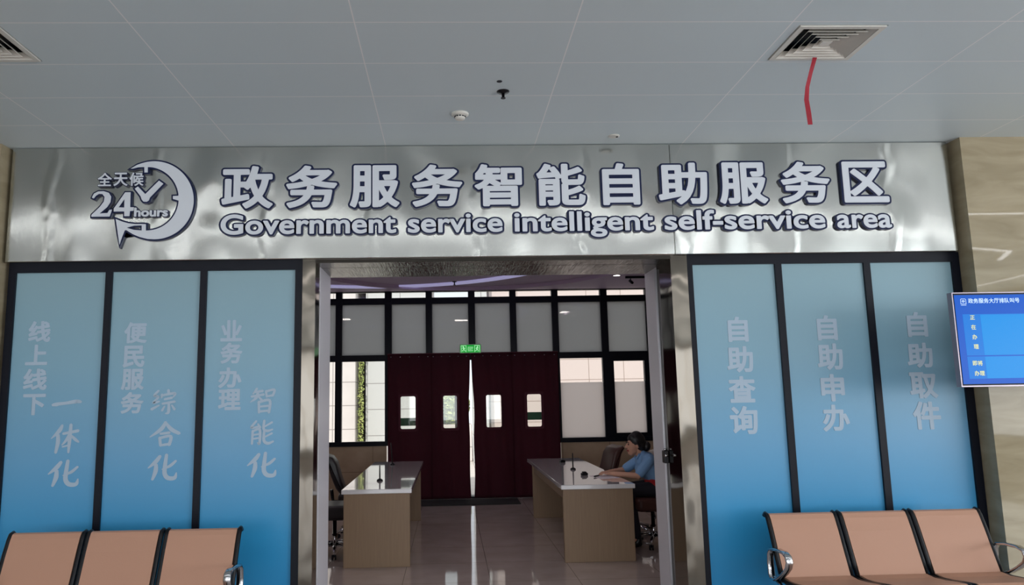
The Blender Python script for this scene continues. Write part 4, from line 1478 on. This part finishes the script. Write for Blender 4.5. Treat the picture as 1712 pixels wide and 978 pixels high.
b_ = MB(); b_.box(TX0 + .007, TX1 - .007, YT + .004, YT + .03, TZ0 + .009, TZ1 - .007); b_.build('black_border', m_black, tv)
b_ = MB(); b_.box(TX0 + .017, TX1 - .017, YT + .002, YT + .0045, TZ0 + .019, TZ1 - .018); b_.build('display', m_screen, tv)
b_ = MB(); b_.box(3.565, 4.60, YT + .0014, YT + .0024, 1.879, 2.165); b_.box(3.565, 4.60, YT + .0014, YT + .0024, 1.72, 1.872); b_.build('queue_rows', m_screen3, tv)
b_ = MB(); b_.box(3.69, 4.60, YT + .0008, YT + .0016, 1.881, 2.16); b_.box(3.69, 4.60, YT + .0008, YT + .0016, 1.722, 1.870); b_.build('number_field', m_screen2, tv)
def tv_text(chars, m_, name):
    for ch, cx_, cz_, s_ in chars:
        mb = MB()
        raw = bold(ch, 0.016)
        e_ = extents(raw[0])
        h_ = s_ * (e_[3] - e_[2]); w_ = s_ * (e_[1] - e_[0])
        fx, fz = fit(e_, cx_ - w_ / 2, cx_ + w_ / 2, cz_ - h_ / 2, cz_ + h_ / 2)
        put_glyph(mb, raw, fx, fz, YT + .0002, YT + .0008)
        mb.build('character', m_, tv)
tv_text([('正', 3.632, 2.142, .036), ('在', 3.632, 2.075, .036), ('办', 3.633, 2.007, .036), ('理', 3.636, 1.940, .036),
         ('即', 3.613, 1.826, .036), ('将', 3.650, 1.826, .036), ('办', 3.620, 1.757, .036), ('理', 3.657, 1.757, .036)], m_syel, 'row_titles')
hd = '政务服务大厅排队叫号'
tv_text([(c, 3.633 + i * .0368, 2.258, .036) for i, c in enumerate(hd)], m_swh, 'heading')
b_ = MB()
b_.prism([[(3.560, 2.236), (3.560, 2.268), (3.566, 2.274), (3.594, 2.274), (3.600, 2.268), (3.600, 2.236)], [(3.563, 2.239), (3.597, 2.239), (3.597, 2.267), (3.593, 2.271), (3.567, 2.271), (3.563, 2.267)]], YT + .0002, YT + .0012)
b_.prism([arc(3.58, 2.256, .009, 0, 342, 14), arc(3.58, 2.256, .006, 342, 0, 14)], YT + .0002, YT + .0012)
b_.box(3.569, 3.591, YT + .0002, YT + .0012, 2.2545, 2.2575)
b_.box(3.561, 3.599, YT + .0002, YT + .0012, 2.227, 2.230)
b_.build('emblem', m_swh, tv)
xc = (TX0 + TX1) / 2
b_ = MB(); b_.box(xc - .12, xc + .12, YT + .085, YT + .10, 1.85, 2.15); b_.box(xc - .03, 4.33, YT + .10, YT + .14, 1.95, 2.05); b_.build('bracket', m_darkmetal, tv)
b_ = MB(); b_.box(4.27, 4.33, YT + .14, 5.585, 1.97, 2.03); b_.box(4.20, 4.40, 5.585, 5.60, 1.85, 2.15); b_.build('wall_arm', m_darkmetal, tv)

# ------------------------------------------------------------------ waiting benches
def bench(x0, label, dy=0.0):
    t = thing('waiting_bench', label, 'bench', (x0 + .79, 5.15, 0), 'tan three-seat waiting benches')
    Wd, P = 0.485, 0.527
    # side profile (y, z): backrest and seat shells
    back_c = [(5.222, 0.378), (5.262, 0.47), (5.30, 0.56), (5.345, 0.67), (5.385, 0.755), (5.405, 0.785), (5.428, 0.792), (5.445, 0.778)]
    seat_c = [(5.225, 0.398), (5.14, 0.392), (5.02, 0.402), (4.90, 0.420), (4.815, 0.428), (4.785, 0.415), (4.778, 0.385)]
    def pad(c, th):
        up, lo = [], []
        for i, p in enumerate(c):
            a = c[max(i - 1, 0)]; d = c[min(i + 1, len(c) - 1)]
            tv_ = Vector((d[0] - a[0], d[1] - a[1])).normalized()
            n_ = Vector((-tv_.y, tv_.x))
            up.append((p[0], p[1])); lo.append((p[0] - n_.x * th, p[1] - n_.y * th))
        return up, lo
    for i in range(3):
        a = x0 + i * P
        up, lo = pad(back_c, -0.0)
        up2, lo2 = pad(back_c, 0.026)
        b_ = MB(); b_.sweep_x(up2 + lo2[::-1], a + .012, a + Wd - .012); b_.build('backrest', m_leather, t)
        up3, lo3 = pad(back_c, 0.026)
        b_ = MB(); b_.sweep_x([(p[0] + .0265, p[1] - .006) for p in up3] + [(p[0] + .034, p[1] - .010) for p in up3][::-1], a + .004, a + Wd - .004); b_.build('back_shell', m_shell, t)
        us, lw = pad(seat_c, -0.028)
        b_ = MB(); b_.sweep_x(us + lw[::-1], a + .012, a + Wd - .012); b_.build('seat', m_leather, t)
        b_ = MB(); b_.sweep_x([(p[0], p[1] - .002) for p in lw] + [(p[0], p[1] - .012) for p in lw][::-1], a + .004, a + Wd - .004); b_.build('seat_shell', m_shell, t)
        for s_ in (0, 1):
            xx = a - .003 + s_ * (Wd + .006)
            b_ = MB()
            b_.tube([(xx, p[0] + .012, p[1] - .004) for p in back_c[::-1]] + [(xx, p[0], p[1] - .014) for p in seat_c], 0.0165, 10)
            b_.build('side_frame', m_shell, t)
    x1 = x0 + 2 * P + Wd
    MB().box(x0 + .05, x1 - .05, 5.06, 5.12, 0.29, 0.345, .006, 2).build('beam', m_shell, t)
    for i in range(3):
        a = x0 + i * P + Wd / 2
        MB().box(a - .06, a + .06, 5.03, 5.15, 0.345, 0.372).build('seat_mount', m_shell, t)
    for xx in (x0 + .27, x1 - .27):
        b_ = MB()
        b_.tube([(xx, 5.09, 0.29), (xx, 5.09, 0.09)], .028, 12)
        b_.tube([(xx, 4.80, 0.03), (xx, 4.95, 0.07), (xx, 5.09, 0.095), (xx, 5.24, 0.07), (xx, 5.39, 0.03)], .022, 10)
        for yy in (4.80, 5.39):
            b_.lathe([(0.025, 0), (0.025, .02), (.015, .03)], (xx, yy, 0), 14)
        b_.build('leg', m_chrome, t)
    for xx in (x0 - .035, x1 + .035):
        b_ = MB()
        loop = [(5.33, .40), (5.335, .47), (5.325, .54), (5.29, .573), (5.20, .585), (5.10, .587), (5.045, .57), (5.03, .535), (5.05, .495), (5.11, .45), (5.19, .405), (5.26, .375), (5.31, .375)]
        n = len(loop)
        # flattened band section
        bm = bmesh.new()
        R = []
        for i in range(n):
            p = Vector(loop[i]); tq = (Vector(loop[(i + 1) % n]) - Vector(loop[i - 1])).normalized(); nn = Vector((-tq.y, tq.x))
            R.append([bm.verts.new((xx + dx, p.x + nn.x * dn, p.y + nn.y * dn)) for dx, dn in ((-.024, -.004), (-.018, -.009), (.018, -.009), (.024, -.004), (.024, .004), (.018, .009), (-.018, .009), (-.024, .004))])
        for i in range(n):
            for k_ in range(8):
                f = bm.faces.new((R[i][k_], R[i][(k_ + 1) % 8], R[(i + 1) % n][(k_ + 1) % 8], R[(i + 1) % n][k_])); f.smooth = True
        b_._merge(bm)
        b_.tube([(xx, 5.25, .375), (xx, 5.12, .33), ((x0 + .06 if xx < x0 else x1 - .06), 5.09, .32)], .014, 8)
        b_.build('armrest', m_chrome, t)
    t.location.y += dy
    return t
bench(2.265, 'tan three-seat waiting bench at the right below the 自助 panels')
bench(-3.0, 'tan three-seat waiting bench at the left, cut by the photo corner', -0.09)

# ------------------------------------------------------------------ outside
m_pave = mat('pale_paving', rgb(196, 190, 182), 0.8)
grid_lines(m_pave, None, [(0, 0, 0.6, 0.012), (1, 0, 0.6, 0.012)], rgb(140, 134, 128))
m_stone = mat('pale_facade_stone', rgb(222, 214, 210), 0.7)
cs = mottled(m_stone, rgb(214, 206, 202), rgb(228, 220, 216), (1, 1, 1), 1.5, 3)
grid_lines(m_stone, cs, [(0, -3.1, 1.2, 0.02), (2, 0.95, 0.62, 0.02)], rgb(150, 142, 138))
m_stone2 = mat('grey_facade_stone', rgb(206, 206, 204), 0.7)
grid_lines(m_stone2, None, [(0, -1.75, 0.9, 0.02), (2, 0.75, 0.7, 0.02)], rgb(146, 142, 140))
m_peach = mat('peach_facade_stone', rgb(216, 200, 194), 0.7)
grid_lines(m_peach, None, [(0, 1.32, 0.95, 0.018), (2, 0.5, 0.55, 0.018)], rgb(160, 140, 130))
struct(MB().box(-14, 14, YB + .15, 40, -0.2, -0.06).build('ground_outside', m_pave))
def house(x0, x1, y0, y1, h, m_, label):
    t = thing('building', label, 'building', ((x0 + x1) / 2, y0, -0.06))
    MB().box(x0, x1, y0, y1, -0.06, h).build('wall', m_, t)
    MB().box(x0, x1, y0 - .08, y1, h, h + .25).build('parapet', m_, t)
    return t
house(-9.5, -2.52, 20.0, 26, 7.5, m_stone, 'pale stone-tiled building outside the left window')
house(-2.28, -0.50, 20.4, 26, 7.5, m_stone2, 'grey-white stone building outside, right of the narrow planted gap')
house(0.62, 1.02, 19.6, 20.6, 6.5, m_stone2, 'grey stone pillar outside seen through the curtain windows')
house(1.10, 9.5, 20.0, 26, 7.5, m_peach, 'peach stone-tiled building outside the right windows')

m_leaf = mat('bright_leaves', rgb(150, 178, 62), 0.6)
mottled(m_leaf, rgb(150, 172, 84), rgb(214, 218, 140), (1, 1, 1), 3, 3)
m_bark = mat('bark', rgb(92, 76, 60), 0.9)
def tree(x, y, h, r, label):
    t = thing('tree', label, 'tree', (x, y, -0.06))
    MB().tube([(x, y, -0.06), (x + .05, y, h * .4), (x, y, h * .7)], .08, 8, radii=[.11, .08, .05]).build('trunk', m_bark, t)
    b_ = MB()
    rnd = random.Random(int(x * 100) + 7)
    for i in range(2600):
        u = rnd.random(); th = rnd.random() * 2 * pi; cz = rnd.uniform(-1, 1)
        rr_ = r * (0.35 + 0.65 * u ** .5)
        q = math.sqrt(1 - cz * cz)
        c = Vector((x + rr_ * q * cos(th), y + rr_ * q * sin(th), h * .62 + rr_ * cz * 1.25))
        if c.z < 0.7: continue
        a = Vector((rnd.uniform(-1, 1), rnd.uniform(-1, 1), rnd.uniform(-1, 1))).normalized(); bb = a.orthogonal().normalized()
        s_ = rnd.uniform(.05, .10)
        vs = [b_.bm.verts.new(c + a * s_), b_.bm.verts.new(c + bb * s_ * .5), b_.bm.verts.new(c - a * s_), b_.bm.verts.new(c - bb * s_ * .5)]
        b_.bm.faces.new(vs)
    b_.build('crown', m_leaf, t)
tree(0.06, 21.6, 2.35, 0.5, 'yellow-green tree outside behind the curtain window left of the gap')
t = thing('shrub', 'tall thin yellow-green shrub in the narrow gap between the left buildings', 'shrub', (-2.40, 20.3, -0.06))
MB().tube([(-2.40, 20.3, -0.06), (-2.39, 20.3, 2.9)], .012, 6).build('stem', m_bark, t)
b_ = MB(); rnd = random.Random(3)
for i in range(700):
    z = rnd.uniform(0.1, 3.0); c = Vector((-2.40 + rnd.uniform(-.07, .07), 20.3 + rnd.uniform(-.15, .15), z))
    a = Vector((rnd.uniform(-1, 1), rnd.uniform(-1, 1), rnd.uniform(-1, 1))).normalized(); bb = a.orthogonal().normalized(); s_ = rnd.uniform(.02, .04)
    b_.bm.faces.new([b_.bm.verts.new(c + a * s_), b_.bm.verts.new(c + bb * s_ * .6), b_.bm.verts.new(c - a * s_), b_.bm.verts.new(c - bb * s_ * .6)])
b_.build('foliage', m_leaf, t)
tag(MB().box(-0.42, 0.6, 20.6, 20.9, -0.06, 0.95, 0.02, 1).build('planter_wall', m_stone), 'low pale planter wall before the tree outside', 'planter')
